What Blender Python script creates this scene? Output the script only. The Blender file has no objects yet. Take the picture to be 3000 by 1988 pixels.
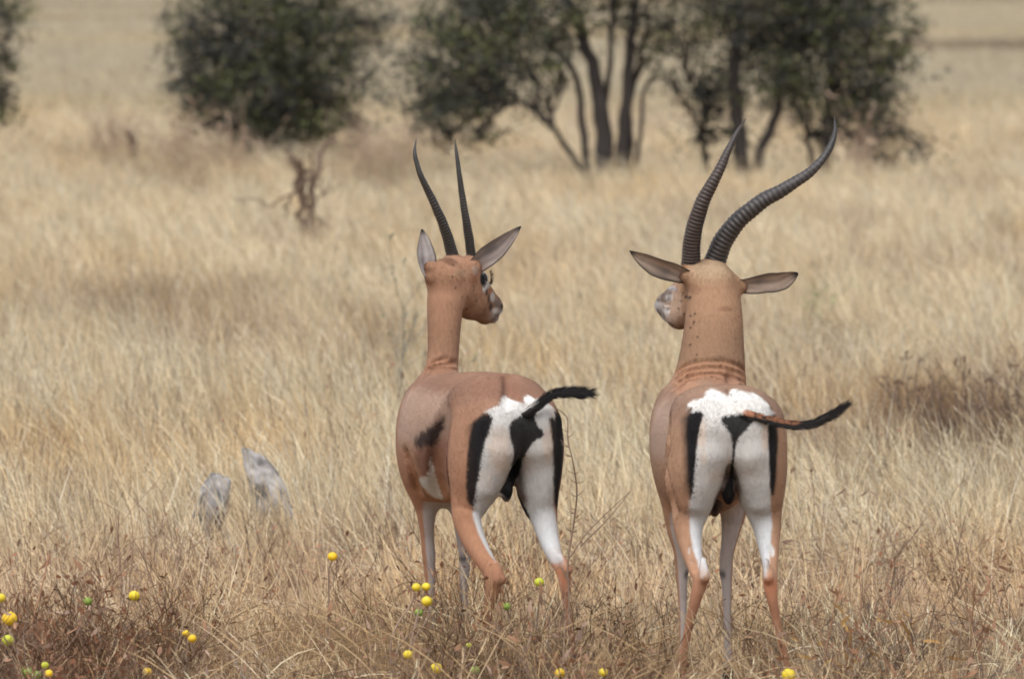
import bpy, math, random
import numpy as np
from mathutils import Vector, Matrix, Quaternion

# ---------------------------------------------------------------- camera, sky, sun, exposure
SC = bpy.context.scene
FPX = 23750.0            # focal length in pixels of the 3000 px wide frame
CAMH = 2.26
PITCH = math.atan((994.0 + 100.0) / FPX)
cam_d = bpy.data.cameras.new("camera"); cam = bpy.data.objects.new("camera", cam_d)
SC.collection.objects.link(cam); SC.camera = cam
cam.location = (0, 0, CAMH); cam.rotation_euler = (math.pi / 2 - PITCH, 0, 0)
cam_d.sensor_width = 36.0; cam_d.lens = FPX / 3000 * 36.0
cam_d.clip_start = 0.5; cam_d.clip_end = 6000
cam_d.dof.use_dof = True; cam_d.dof.focus_distance = 25.6; cam_d.dof.aperture_fstop = 7.4

SUN_EL, SUN_AZ = math.radians(62), math.radians(205)   # azimuth clockwise from +Y
world = bpy.data.worlds.new("World"); SC.world = world; world.use_nodes = True
nt = world.node_tree; nt.nodes.clear()
out = nt.nodes.new('ShaderNodeOutputWorld'); bg = nt.nodes.new('ShaderNodeBackground')
sky = nt.nodes.new('ShaderNodeTexSky'); sky.sky_type = 'NISHITA'; sky.sun_disc = False
sky.sun_elevation = SUN_EL; sky.sun_rotation = SUN_AZ
sky.air_density = 1.0; sky.dust_density = 3.0; sky.ozone_density = 0.6
hs = nt.nodes.new('ShaderNodeHueSaturation'); hs.inputs['Saturation'].default_value = 0.22   # high overcast
nt.links.new(sky.outputs[0], hs.inputs['Color']); nt.links.new(hs.outputs[0], bg.inputs[0])
bg.inputs[1].default_value = 0.15
nt.links.new(bg.outputs[0], out.inputs[0])
sun_d = bpy.data.lights.new("sun", 'SUN'); sun_d.energy = 1.15; sun_d.angle = math.radians(60)
sun_d.color = (1.0, 0.955, 0.90)
sun = bpy.data.objects.new("sun", sun_d); SC.collection.objects.link(sun)
sdir = Vector((math.sin(SUN_AZ) * math.cos(SUN_EL), math.cos(SUN_AZ) * math.cos(SUN_EL), math.sin(SUN_EL)))
sun.rotation_euler = sdir.to_track_quat('Z', 'Y').to_euler()
sun.location = (0, 0, 30)
SC.view_settings.view_transform = 'Standard'; SC.view_settings.look = 'None'
SC.view_settings.exposure = 0.80; SC.view_settings.gamma = 1.0
try: SC.view_settings.use_curve_mapping = False
except Exception: pass
SC.cycles.max_bounces = 9; SC.cycles.diffuse_bounces = 8; SC.cycles.transmission_bounces = 6
SC.cycles.use_denoising = True
SC.cycles.filter_width = 1.8

rng = np.random.default_rng(7); random.seed(7)

# ---------------------------------------------------------------- helpers
CP, SP = math.cos(PITCH), math.sin(PITCH)
def ray(px, py):
    a = (px - 1500) / FPX; b = -(py - 994) / FPX
    # camera forward (0,CP,-SP), up (0,SP,CP), right (1,0,0)
    return np.array([a, CP + b * SP, -SP + b * CP])
def P(px, py, Y):
    r = ray(px, py); t = Y / r[1]
    return np.array([r[0] * t, Y, CAMH + r[2] * t])
def G(px, Y):                       # ground point at distance Y under a picture column
    return np.array([(px - 1500) / FPX * Y, Y, 0.0])

def tag(o, label=None, cat=None, group=None, kind=None):
    if label: o['label'] = label
    if cat: o['category'] = cat
    if group: o['group'] = group
    if kind: o['kind'] = kind
    return o
def empty(name, loc, rz=0.0):
    o = bpy.data.objects.new(name, None); SC.collection.objects.link(o)
    o.location = loc; o.rotation_euler = (0, 0, rz); o.empty_display_size = 0.2
    return o

def make_mesh(name, V, F, mats, parent=None, C=None, smooth=True, origin=None, link=True, mi=None, tris=False):
    """V (n,3), F (m,4) or (m,3) int, C (n,3) colours; world coordinates, origin subtracted"""
    V = np.asarray(V, dtype=np.float32); F = np.asarray(F, dtype=np.int32)
    if origin is not None: V = V - np.asarray(origin, dtype=np.float32)
    me = bpy.data.meshes.new(name)
    k = F.shape[1]
    me.vertices.add(len(V)); me.vertices.foreach_set('co', V.ravel())
    me.loops.add(F.size); me.loops.foreach_set('vertex_index', F.ravel())
    me.polygons.add(len(F))
    me.polygons.foreach_set('loop_start', np.arange(0, F.size, k, dtype=np.int32))
    me.polygons.foreach_set('use_smooth', np.full(len(F), smooth))
    if not isinstance(mats, (list, tuple)): mats = [mats]
    for m in mats: me.materials.append(m)
    if mi is not None: me.polygons.foreach_set('material_index', np.asarray(mi, dtype=np.int32))
    me.update(calc_edges=True)
    if C is not None:
        at = me.color_attributes.new('Col', 'FLOAT_COLOR', 'POINT')
        c4 = np.ones((len(V), 4), dtype=np.float32); c4[:, :3] = C
        at.data.foreach_set('color', c4.ravel())
    o = bpy.data.objects.new(name, me)
    if link: SC.collection.objects.link(o)
    if parent is not None: o.parent = parent
    return o

class MB:
    """collects tubes, ribbons and blobs into one mesh (quads)"""
    def __init__(s): s.V = []; s.F = []; s.C = []; s.n = 0
    def add(s, V, F, C):
        V = np.asarray(V, float); F = np.asarray(F, int)
        s.V.append(V); s.F.append(F + s.n); s.n += len(V)
        C = np.asarray(C, float)
        s.C.append(np.broadcast_to(C, (len(V), 3)) if C.ndim == 1 else C)
    def tube(s, pts, rad, col, sides=5, cap=True):
        pts = np.asarray(pts, float); n = len(pts); rad = np.broadcast_to(np.asarray(rad, float), (n,))
        t = np.gradient(pts, axis=0); t /= np.linalg.norm(t, axis=1)[:, None] + 1e-9
        ref = np.array([0.31, 0.2, 0.93]) if abs(t[0][2]) < 0.9 else np.array([1.0, 0.1, 0.0])
        u = np.cross(t, ref); u /= np.linalg.norm(u, axis=1)[:, None] + 1e-9
        w = np.cross(t, u)
        a = np.arange(sides) * 2 * math.pi / sides
        ring = pts[:, None] + rad[:, None, None] * (np.cos(a)[None, :, None] * u[:, None] + np.sin(a)[None, :, None] * w[:, None])
        V = ring.reshape(-1, 3); i = np.arange(n - 1)[:, None] * sides; j = np.arange(sides)[None]; j2 = (j + 1) % sides
        F = np.stack([i + j, i + j2, i + sides + j2, i + sides + j], -1).reshape(-1, 4)
        col = np.asarray(col, float)
        if col.ndim == 2: col = np.repeat(col, sides, axis=0)
        s.add(V, F, col)
        if cap:
            for e in (0, n - 1):
                b = s.n
                Vc = np.vstack([ring[e], pts[e][None]]); m = sides
                Fc = np.array([[k, (k + 1) % m, m, m] for k in range(m)])
                # degenerate-free: use tri as quad with repeated centre avoided
                Vc = np.vstack([ring[e], pts[e] + (ring[e] - pts[e]) * 0.02])
                Fc = np.array([[k, (k + 1) % m, m + (k + 1) % m, m + k] for k in range(m)])
                c = col if col.ndim == 1 else col[e * sides]
                s.add(Vc, Fc, c)
    def ribbon(s, pts, wid, side, col):
        pts = np.asarray(pts, float); n = len(pts); wid = np.broadcast_to(np.asarray(wid, float), (n,))
        side = np.asarray(side, float)
        if side.ndim == 1: side = np.broadcast_to(side, (n, 3))
        V = np.empty((2 * n, 3)); V[0::2] = pts - side * wid[:, None] / 2; V[1::2] = pts + side * wid[:, None] / 2
        i = np.arange(n - 1) * 2
        F = np.stack([i, i + 1, i + 3, i + 2], -1)
        col = np.asarray(col, float)
        if col.ndim == 2: col = np.repeat(col, 2, axis=0)
        s.add(V, F, col)
    def ball(s, c, r, col, nu=12, nv=8, sq=(1, 1, 1)):
        th = np.linspace(0.06, math.pi - 0.06, nv); ph = np.arange(nu) * 2 * math.pi / nu
        T, H = np.meshgrid(th, ph, indexing='ij')
        V = np.stack([np.sin(T) * np.cos(H) * sq[0], np.sin(T) * np.sin(H) * sq[1], np.cos(T) * sq[2]], -1).reshape(-1, 3) * r + np.asarray(c)
        i = np.arange(nv - 1)[:, None] * nu; j = np.arange(nu)[None]; j2 = (j + 1) % nu
        F = np.stack([i + j, i + nu + j, i + nu + j2, i + j2], -1).reshape(-1, 4)
        s.add(V, F, col)
    def build(s, name, mat, parent=None, origin=None, smooth=True, link=True):
        return make_mesh(name, np.vstack(s.V), np.vstack(s.F), mat, parent, np.vstack(s.C), smooth, origin, link)

def curve(pts, n):
    """Catmull-Rom resample of control rows (any width)"""
    pts = np.asarray(pts, float); m = len(pts)
    Q = np.vstack([2 * pts[0] - pts[1], pts, 2 * pts[-1] - pts[-2]])
    d = np.concatenate([[0], np.cumsum(np.linalg.norm(np.diff(pts[:, :3], axis=0), axis=1))]); d /= d[-1]
    out = []
    for u in np.linspace(0, 1, n):
        k = min(np.searchsorted(d, u, side='right') - 1, m - 2); t = (u - d[k]) / (d[k + 1] - d[k] + 1e-9)
        p0, p1, p2, p3 = Q[k], Q[k + 1], Q[k + 2], Q[k + 3]
        out.append(0.5 * (2 * p1 + (p2 - p0) * t + (2 * p0 - 5 * p1 + 4 * p2 - p3) * t * t + (3 * p1 - p0 - 3 * p2 + p3) * t ** 3))
    return np.array(out)

_lat = np.random.default_rng(3).random((64, 64))
def vnoise(x, y):
    x = np.asarray(x, float); y = np.asarray(y, float)
    xi = np.floor(x).astype(int); yi = np.floor(y).astype(int); fx = x - xi; fy = y - yi
    fx = fx * fx * (3 - 2 * fx); fy = fy * fy * (3 - 2 * fy)
    g = lambda a, b: _lat[a % 64, b % 64]
    return (g(xi, yi) * (1 - fx) + g(xi + 1, yi) * fx) * (1 - fy) + (g(xi, yi + 1) * (1 - fx) + g(xi + 1, yi + 1) * fx) * fy
def fbm(x, y, o=3):
    s = 0; a = 1; n = 0
    for k in range(o): s = s + a * vnoise(x * 2 ** k + 17 * k, y * 2 ** k + 31 * k); n += a; a *= .5
    return s / n
def sst(a, b, x):
    t = np.clip((x - a) / (b - a), 0, 1); return t * t * (3 - 2 * t)

# ---------------------------------------------------------------- materials
def mat_new(name):
    m = bpy.data.materials.new(name); m.use_nodes = True; n = m.node_tree; n.nodes.clear()
    o = n.nodes.new('ShaderNodeOutputMaterial'); return m, n, o
def col_mat(name, rough=0.8, noise=0.0, nscale=40, stretch=(1, 1, 1), bump=0.0, spec=0.3, trans=0.0, sheen=0.0, hue=0.0, base=None):
    """vertex colour x procedural noise -> principled (optionally translucent)"""
    m, n, o = mat_new(name); L = n.links
    if base is None:
        a = n.nodes.new('ShaderNodeAttribute'); a.attribute_name = 'Col'; c = a.outputs['Color']
    else:
        a = n.nodes.new('ShaderNodeRGB'); a.outputs[0].default_value = (*base, 1); c = a.outputs[0]
    tc = n.nodes.new('ShaderNodeTexCoord'); mp = n.nodes.new('ShaderNodeMapping'); mp.inputs['Scale'].default_value = stretch
    L.new(tc.outputs['Object'], mp.inputs[0])
    nz = n.nodes.new('ShaderNodeTexNoise'); nz.inputs['Scale'].default_value = nscale; nz.inputs['Detail'].default_value = 5
    L.new(mp.outputs[0], nz.inputs['Vector'])
    if noise > 0:
        mr = n.nodes.new('ShaderNodeMapRange'); mr.inputs[1].default_value = .25; mr.inputs[2].default_value = .75
        mr.inputs[3].default_value = 1 - noise; mr.inputs[4].default_value = 1 + noise
        L.new(nz.outputs[0], mr.inputs[0])
        vm = n.nodes.new('ShaderNodeVectorMath'); vm.operation = 'SCALE'
        L.new(c, vm.inputs[0]); L.new(mr.outputs[0], vm.inputs['Scale']); c = vm.outputs[0]
    b = n.nodes.new('ShaderNodeBsdfPrincipled')
    b.inputs['Roughness'].default_value = rough; b.inputs['Specular IOR Level'].default_value = spec
    if sheen: b.inputs['Sheen Weight'].default_value = sheen; b.inputs['Sheen Roughness'].default_value = .5
    L.new(c, b.inputs['Base Color'])
    if bump > 0:
        bp = n.nodes.new('ShaderNodeBump'); bp.inputs['Strength'].default_value = bump; bp.inputs['Distance'].default_value = .004
        L.new(nz.outputs[0], bp.inputs['Height']); L.new(bp.outputs[0], b.inputs['Normal'])
    if trans > 0:
        t = n.nodes.new('ShaderNodeBsdfTranslucent'); L.new(c, t.inputs[0])
        mx = n.nodes.new('ShaderNodeMixShader'); mx.inputs[0].default_value = trans
        L.new(b.outputs[0], mx.inputs[1]); L.new(t.outputs[0], mx.inputs[2]); L.new(mx.outputs[0], o.inputs[0])
    else: L.new(b.outputs[0], o.inputs[0])
    return m
M_coat = col_mat('coat', .9, .08, 60, (1.8, 1.8, .35), .4, .08, sheen=.03)
M_horn = col_mat('horn', .5, .25, 60, (1, 1, 1), .3, .45)
M_ear = col_mat('ear_skin', .8, .08, 60, (1, 1, 1), .2, .2, trans=.12)
M_hair = col_mat('hair', .6, 0, spec=.25)
M_eye = col_mat('eye', .3, 0, spec=.4)
M_fruit = col_mat('fruit', .55, .12, 30, bump=.08, spec=.3)
M_stem = col_mat('dry_stem', .85, .15, 80, spec=.2)
M_leaf = col_mat('dry_leaf', .85, .12, 60, spec=.2, trans=.25)
M_bark = col_mat('bark', .9, .3, 14, (1, 1, .3), .8, .15)
M_foliage = col_mat('foliage', .8, .2, 3, spec=.1, trans=.2)
M_fur = col_mat('fur', .8, 0, spec=.08, trans=.28)
M_rock = col_mat('rock', .95, .5, 22, bump=1.0, spec=.1)
# ---------------------------------------------------------------- gazelles: signed-distance bodies meshed into one surface
VOX = 0.005
class Field:
    def __init__(s, lo, hi):
        s.lo = np.array(lo, float); s.n = np.ceil((np.array(hi) - s.lo) / VOX).astype(int)
        s.F = np.full(s.n, 0.25, dtype=np.float32)
        s.ax = [s.lo[i] + np.arange(s.n[i]) * VOX for i in range(3)]
    def box(s, lo, hi):
        a = np.maximum(0, np.floor((np.array(lo) - s.lo) / VOX).astype(int)); b = np.minimum(s.n, np.ceil((np.array(hi) - s.lo) / VOX).astype(int) + 1)
        sl = tuple(slice(a[i], b[i]) for i in range(3))
        X = s.ax[0][sl[0]][:, None, None]; Y = s.ax[1][sl[1]][None, :, None]; Z = s.ax[2][sl[2]][None, None, :]
        return sl, X.astype(np.float32), Y.astype(np.float32), Z.astype(np.float32)
    def blend(s, sl, d, k):
        a = s.F[sl]; h = np.clip(.5 + .5 * (d - a) / k, 0, 1); s.F[sl] = d * (1 - h) + a * h - k * h * (1 - h)
    def cone(s, p, q, r1, r2, k=.02, sy=1.0, sx=1.0):
        """round cone p-q; sy, sx stretch its section along y / x"""
        p = np.array(p, float); q = np.array(q, float); m = max(r1, r2) + k * 1.3 + .012
        e = np.array([m * sx, m * sy, m]); sl, X, Y, Z = s.box(np.minimum(p, q) - e, np.maximum(p, q) + e)
        S = np.array([1 / sx, 1 / sy, 1.0])
        a = p * S; b = q * S; ab = b - a; L2 = ab @ ab + 1e-9
        x = X / sx - a[0]; y = Y / sy - a[1]; z = Z - a[2]
        t = np.clip((x * ab[0] + y * ab[1] + z * ab[2]) / L2, 0, 1)
        d = np.sqrt((x - t * ab[0]) ** 2 + (y - t * ab[1]) ** 2 + (z - t * ab[2]) ** 2) - (r1 + (r2 - r1) * t)
        s.blend(sl, d, k)
    def chain(s, pts, k=.02, sy=None):
        """pts rows: x,y,z,r[,sy]; a smooth tapering limb blended once into the body"""
        pts = [list(p) + [1.0] * (5 - len(p)) for p in pts]
        C = curve(np.array(pts), 6 * (len(pts) - 1) + 1)
        m = (C[:, 3] * C[:, 4]).max() + k * 1.3 + .012
        sl, X, Y, Z = s.box(C[:, :3].min(0) - m, C[:, :3].max(0) + m)
        D = np.full((X.shape[0], Y.shape[1], Z.shape[2]), .25, np.float32)
        o = [sl[i].start for i in range(3)]
        for a, b in zip(C[:-1], C[1:]):
            r = max(a[3] * a[4], b[3] * b[4]) + k * 1.3 + .012
            bl, x, y, z = s.box(np.minimum(a[:3], b[:3]) - r, np.maximum(a[:3], b[:3]) + r)
            lo = tuple(slice(bl[i].start - o[i], bl[i].stop - o[i]) for i in range(3))
            S = np.array([1, 2 / (a[4] + b[4]), 1.0]); p = a[:3] * S; ab = b[:3] * S - p; L2 = ab @ ab + 1e-9
            xx = x - p[0]; yy = y * S[1] - p[1]; zz = z - p[2]
            t = np.clip((xx * ab[0] + yy * ab[1] + zz * ab[2]) / L2, 0, 1)
            d = np.sqrt((xx - t * ab[0]) ** 2 + (yy - t * ab[1]) ** 2 + (zz - t * ab[2]) ** 2) - (a[3] + (b[3] - a[3]) * t)
            D[lo] = np.minimum(D[lo], d)
        s.blend(sl, D, k)
    def ell(s, c, r, k=.02, rot=None):
        c = np.array(c, float); r = np.array(r, float); m = max(r) + k + .012
        sl, X, Y, Z = s.box(c - m, c + m)
        x = X - c[0]; y = Y - c[1]; z = Z - c[2]
        if rot is not None:
            R = np.array(rot); x, y, z = (R[0, 0] * x + R[0, 1] * y + R[0, 2] * z, R[1, 0] * x + R[1, 1] * y + R[1, 2] * z, R[2, 0] * x + R[2, 1] * y + R[2, 2] * z)
        k0 = np.sqrt((x / r[0]) ** 2 + (y / r[1]) ** 2 + (z / r[2]) ** 2); k1 = np.sqrt((x / r[0] ** 2) ** 2 + (y / r[1] ** 2) ** 2 + (z / r[2] ** 2) ** 2)
        s.blend(sl, k0 * (k0 - 1) / (k1 + 1e-6), k)
    def torso(s, rows, k=.03, pw=2.25):
        """rows: y, ztop, zbot, halfwidth, xoffset"""
        R = np.array(rows, float); y = s.ax[1]
        yc = np.clip(y, R[0, 0], R[-1, 0])
        g = lambda c: curve_interp(R[:, 0], R[:, c], yc).astype(np.float32)[None, :, None]
        top, bot, w, xo = g(1), g(2), g(3), g(4)
        zc = (top + bot) / 2 + (top - bot) * .04; h = (top - bot) / 2
        X = s.ax[0].astype(np.float32)[:, None, None]; Z = s.ax[2].astype(np.float32)[None, None, :]
        hz = np.where(Z > zc, top - zc, zc - bot)
        # narrower above (spine) than at mid height
        rho = ((np.abs(X - xo) / w) ** pw + (np.abs(Z - zc) / hz) ** pw) ** (1 / pw)
        d = (rho - 1) * np.minimum(w, h) * .95
        dy = (np.abs(y - yc)).astype(np.float32)[None, :, None]
        d = np.where(dy > 0, np.sqrt(np.maximum(d, 0) ** 2 + dy ** 2) + np.minimum(d, 0) * .2, d)
        s.blend((slice(None),) * 3, d.astype(np.float32), k)
    def carve(s, p, q, r, depth_k=.01):
        """smooth crease along a segment"""
        p = np.array(p, float); q = np.array(q, float); m = r + depth_k + .01
        sl, X, Y, Z = s.box(np.minimum(p, q) - m, np.maximum(p, q) + m)
        ab = q - p; L2 = ab @ ab + 1e-9
        t = np.clip(((X - p[0]) * ab[0] + (Y - p[1]) * ab[1] + (Z - p[2]) * ab[2]) / L2, 0, 1)
        d = np.sqrt((X - p[0] - t * ab[0]) ** 2 + (Y - p[1] - t * ab[1]) ** 2 + (Z - p[2] - t * ab[2]) ** 2) - r
        a = s.F[sl]; b = -d; k = depth_k; h = np.clip(.5 - .5 * (a - b) / k, 0, 1)
        s.F[sl] = a * (1 - h) + b * h + k * h * (1 - h)
    def surf(s, fr, px, py, y0=-.22, y1=1.1):
        """first surface point met along the line of sight through a picture point"""
        for yl in np.arange(y0, y1, .003):
            p = fr.L(px, py, yl); i = np.round((p - s.lo) / VOX).astype(int)
            if (i < 0).any() or (i >= s.n).any(): continue
            if s.F[tuple(i)] < 0: return p
        return None
    def crease(s, fr, pts, r, k, y0=-.22):
        C = curve(np.array(pts, float), 12); q = [s.surf(fr, a, b, y0) for a, b in C]; q = [p for p in q if p is not None]
        for a, b in zip(q[:-1], q[1:]):
            if np.linalg.norm(a - b) < .06: s.carve(a, b, r, k)
    def mesh(s):
        F = s.F; nx, ny, nz = F.shape; ins = F < 0
        c = ins[:-1, :-1, :-1].astype(np.int8)
        cnt = np.zeros((nx - 1, ny - 1, nz - 1), np.int8)
        for i in (0, 1):
            for j in (0, 1):
                for k in (0, 1):
                    cnt += ins[i:nx - 1 + i, j:ny - 1 + j, k:nz - 1 + k]
        cell = (cnt > 0) & (cnt < 8); I = np.argwhere(cell)
        idx = np.full(cell.shape, -1, np.int32); idx[cell] = np.arange(len(I))
        acc = np.zeros((len(I), 3)); num = np.zeros(len(I))
        ed = [((0,0,0),(1,0,0)),((0,1,0),(1,1,0)),((0,0,1),(1,0,1)),((0,1,1),(1,1,1)),((0,0,0),(0,1,0)),((1,0,0),(1,1,0)),((0,0,1),(0,1,1)),((1,0,1),(1,1,1)),((0,0,0),(0,0,1)),((1,0,0),(1,0,1)),((0,1,0),(0,1,1)),((1,1,0),(1,1,1))]
        for a, b in ed:
            A = I + a; B = I + b; fa = F[A[:, 0], A[:, 1], A[:, 2]]; fb = F[B[:, 0], B[:, 1], B[:, 2]]
            m = (fa < 0) != (fb < 0); t = np.where(m, fa / (fa - fb + 1e-12), 0)
            pt = np.array(a) + (np.array(b) - np.array(a)) * t[:, None]
            acc[m] += pt[m]; num[m] += 1
        V = s.lo + (I + acc / num[:, None]) * VOX
        Q = []
        for ax in range(3):
            o = [0, 1, 2]; o.remove(ax); u, v = o
            A = ins; B = np.roll(ins, -1, axis=ax)
            ch = A != B
            sl = [slice(1, -1)] * 3; sl[ax] = slice(0, -1)
            E = np.argwhere(ch[tuple(sl)]) + np.array([0 if i == ax else 1 for i in range(3)])
            e = np.eye(3, dtype=int)
            g = lambda D: idx[tuple((E - D).T)]
            q = np.stack([g(e[u] + e[v]), g(e[v]), g(0 * e[u]), g(e[u])], -1)
            inside = A[tuple(E.T)]
            flip = inside if ax != 1 else ~inside
            q[~flip] = q[~flip][:, ::-1]
            Q.append(q)
        Q = np.vstack(Q); Q = Q[(Q >= 0).all(1)]
        return V, Q

def curve_interp(x, y, q):
    """monotone-ish smooth interpolation (Catmull-Rom over knots)"""
    k = np.clip(np.searchsorted(x, q, side='right') - 1, 0, len(x) - 2)
    m = np.gradient(y, x); h = x[k + 1] - x[k]; t = (q - x[k]) / h
    return (2*t**3-3*t**2+1)*y[k] + (t**3-2*t**2+t)*h*m[k] + (-2*t**3+3*t**2)*y[k+1] + (t**3-t**2)*h*m[k+1]

class Frame:
    """gazelle-local frame: x right, y forward, z up"""
    def __init__(s, px, Y, theta):
        s.o = G(px, Y); s.th = theta; s.f = np.array([-math.sin(theta), math.cos(theta), 0]); s.r = np.array([math.cos(theta), math.sin(theta), 0])
    def L(s, px, py, yl):
        d = ray(px, py); c = np.array([0, 0, CAMH])
        # (c + t d - o).f = yl
        t = (yl - (c - s.o) @ s.f) / (d @ s.f); p = c + t * d - s.o
        return np.array([p @ s.r, p @ s.f, p[2]])
    def ch(s, rows):
        out = []
        for r in rows:
            p = s.L(r[0], r[1], r[2]); out.append([*p, *r[3:]])
        return out

WHITE = np.array([.78, .77, .75]); BLACK = np.array([.012, .011, .012])
def mixc(c, d, w): return c * (1 - w[:, None]) + d * w[:, None]

def coat(V, N, g):
    x, y, z = V.T; nx, ny, nz = N.T; n = len(V)
    hf = vnoise(x * 260 + y * 180, z * 55 + y * 40) - .5; hf2 = vnoise(x * 120 + 7, z * 120 + y * 90) - .5     # hair tips break the edges
    z = z + hf * .008; ax = np.abs(x - g['cx'] + hf2 * .0035)
    sg = np.sign(x - g['cx'])
    nzv = fbm(x * 9 + y * 7, z * 9 + y * 5, 3)
    base = np.array(g['tan']); up = np.array(g['back']); low = np.array(g['low'])
    C = np.tile(base, (n, 1))
    C = mixc(C, up, sst(.80, .93, z) * sst(1.02, .9, z) * sst(.75, .5, y) * .8)
    C = mixc(C, low, sst(.78, .55, z) * .7)
    C = mixc(C, np.array(g['neck']), sst(.93, 1.02, z) * .85)             # neck, warm
    C = C * (0.93 + .16 * nzv)[:, None]
    C = mixc(C, np.array([.34, .245, .195]), sst(.07, .12, ax) * sst(.10, .2, y) * sst(.62, .5, y) * sst(.68, .76, z) * sst(.92, .86, z) * .8)
    C = C * (1 + .42 * sst(1.06, 1.20, z))[:, None]
    zt = curve_interp(np.array(g['top'][0]), np.array(g['top'][1]), np.clip(ax, 0, .16)) + .006 * (nzv - .5) + .004 * np.sin(x * 90); 
    e = .004 + .003 * nzv
    # flank: dark soft band, white belly in front of the thigh
    body = sst(.0, .08, y) * sst(.66, .5, y)
    if g.get('band'):
        zb, zw, zf = g['band']
        zc = zb - (y - .2) * .28
        b = np.exp(-((z - zc) / zw) ** 2) * sst(.52, .26, y) * sst(.06, .13, y) * sst(.07, .12, ax)
        C = mixc(C, np.array([.035, .022, .02]), np.clip(b * zf, 0, .95))
        b2 = sst(.13, .05, np.abs(z - zc + .10)) * sst(.40, .22, y) * sst(.06, .13, y) * sst(.07, .12, ax) * (z < zc + .02)
        C = mixc(C, np.array([.16, .075, .05]), b2 * .85)
    wl = sst(.03, 0, z - (g['belly'] - 1.0 * (y - .13) )) * sst(.08, .12, y) * sst(.75, .6, y) * (ny > -.95)
    C = mixc(C, WHITE * .82, wl * (z > .45) * (ax < .19))
    # rump patch
    xin = np.interp(z, *g['xin'])
    back = (y < g['yw'] + .10 * sst(.84, .90, z))
    w = sst(e, -e, ax - xin) * sst(.006, -.004, z - zt) * sst(.56, .60, z) * back
    C = mixc(C, WHITE * (.68 + .22 * sst(.82, .90, z))[:, None], w)  # white darker on the rear, paler on top: light put into the coat
    # creamy tint beside the stripe and low on the buttocks
    cream = np.exp(-((ax - xin + .022) / .022) ** 2) * np.exp(-((z - .77) / .085) ** 2) * w
    C = mixc(C, np.array([.60, .40, .25]), cream * .65)
    cream2 = np.exp(-((ax - .055) / .03) ** 2) * np.exp(-((z - .66) / .07) ** 2) * w
    C = mixc(C, np.array([.50, .37, .27]), cream2 * .5)
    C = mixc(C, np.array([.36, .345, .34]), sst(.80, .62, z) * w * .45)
    # hind legs: white inner back of the gaskin down to the hock
    dot = -sg * nx * .85 - ny * .5
    wl = (ax > .045) * sst(.36, .66, dot) * sst(.62, .58, z) * sst(g['hock'] + .02, g['hock'] + .12, z) * (y < .3)
    C = mixc(C, WHITE * .62, wl)
    inl = sst(.3, .9, -sg * nx) * sst(.6, .55, z) * sst(g['hock'] + .02, g['hock'] + .05, z) * (y < .3)
    C = mixc(C, np.array([.30, .31, .33]), inl * .6)
    # lower hind legs orange-tan
    lo = sst(g['hock'] + .04, g['hock'] + .01, z) * (y < .3)
    C = mixc(C, np.array([.29, .145, .088]) * (.75 + .5 * nzv)[:, None], lo * .9)
    hk = np.exp(-((z - g['hock']) / .035) ** 2) * (y < .3)
    C = mixc(C, np.array([.48, .19, .10]), hk * .5 * sst(.35, .6, nzv))
    # front legs grey-white behind and inside
    dotf = -sg * nx * .7 - ny * .7
    fl = sst(-.15, .15, dotf) * sst(.60, .52, z) * (y > .42)
    C = mixc(C, np.array([.34, .31, .30]), fl * .9)
    kn = np.exp(-((z - .335) / .012) ** 2) * (y > .42) * sst(.3, .7, -sg * nx - ny * .3)
    C = mixc(C, BLACK * 3, kn * .8)
    # black stripes
    so, si, z0, z1 = g['sout'], g['sin'], g['sz'][0], g['sz'][1]
    xo = np.interp(z, *so)
    st = sst(-e, e, ax - xin) * sst(e * 2.5, -e * 2.5, ax - xo) * sst(.012, -.012, z - (z1 + .012 - 14 * (ax - (xin + xo) / 2) ** 2 / .45)) * sst(z0 - .015, z0 + .05, z) * back
    C = mixc(C, BLACK, np.clip(st, 0, 1))
    # black under the tail
    hw = np.interp(z, *g['mid']); m = sst(e, -e, ax - hw) * (hw > .001) * (y < g['ym'])
    C = mixc(C, BLACK, m)
    C = mixc(C, np.array([.11, .065, .05]), sst(-.15, -.5, nz) * sst(.66, .62, z) * sst(.5, .53, z) * sst(.35, .25, y) * sst(.12, .09, ax) * .85)  # down-facing belly between the legs darkened, shade put into the colour
    # hoofs
    C = mixc(C, np.array([.03, .025, .02]), sst(.036, .030, z))
    return C

def project(V, fr):
    """coat markings are drawn as shapes on the animal as it is seen from behind"""
    W = fr.o + np.outer(V[:, 0], fr.r) + np.outer(V[:, 1], fr.f); W[:, 2] += V[:, 2] - fr.o[2] * 0
    d = W - np.array([0, 0, CAMH]); dep = d[:, 1] * CP - d[:, 2] * SP; up = d[:, 1] * SP + d[:, 2] * CP
    return 1500 + FPX * d[:, 0] / dep, 994 - FPX * up / dep
def facing(N, fr):
    v = np.array([fr.f @ [0, 1, 0] * 0 + fr.r[1], fr.f[1], -.05]); return sst(-.06, .10, -(N @ v))
def dabs(V, N, C, fr, rows, y0, y1):
    PX, PY = project(V, fr); f = facing(N, fr)
    jit = (vnoise(V[:, 0] * 220 + 3 + V[:, 1] * 100, V[:, 2] * 220) - .5) * .5
    for px, py, rx, ry, col, al in rows:
        d = np.sqrt(((PX - px) / rx) ** 2 + ((PY - py) / ry) ** 2) + jit
        C = mixc(C, np.array(col, float), sst(1.2, .6, d) * al * f * (V[:, 1] > y0) * (V[:, 1] < y1))
    return C
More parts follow.
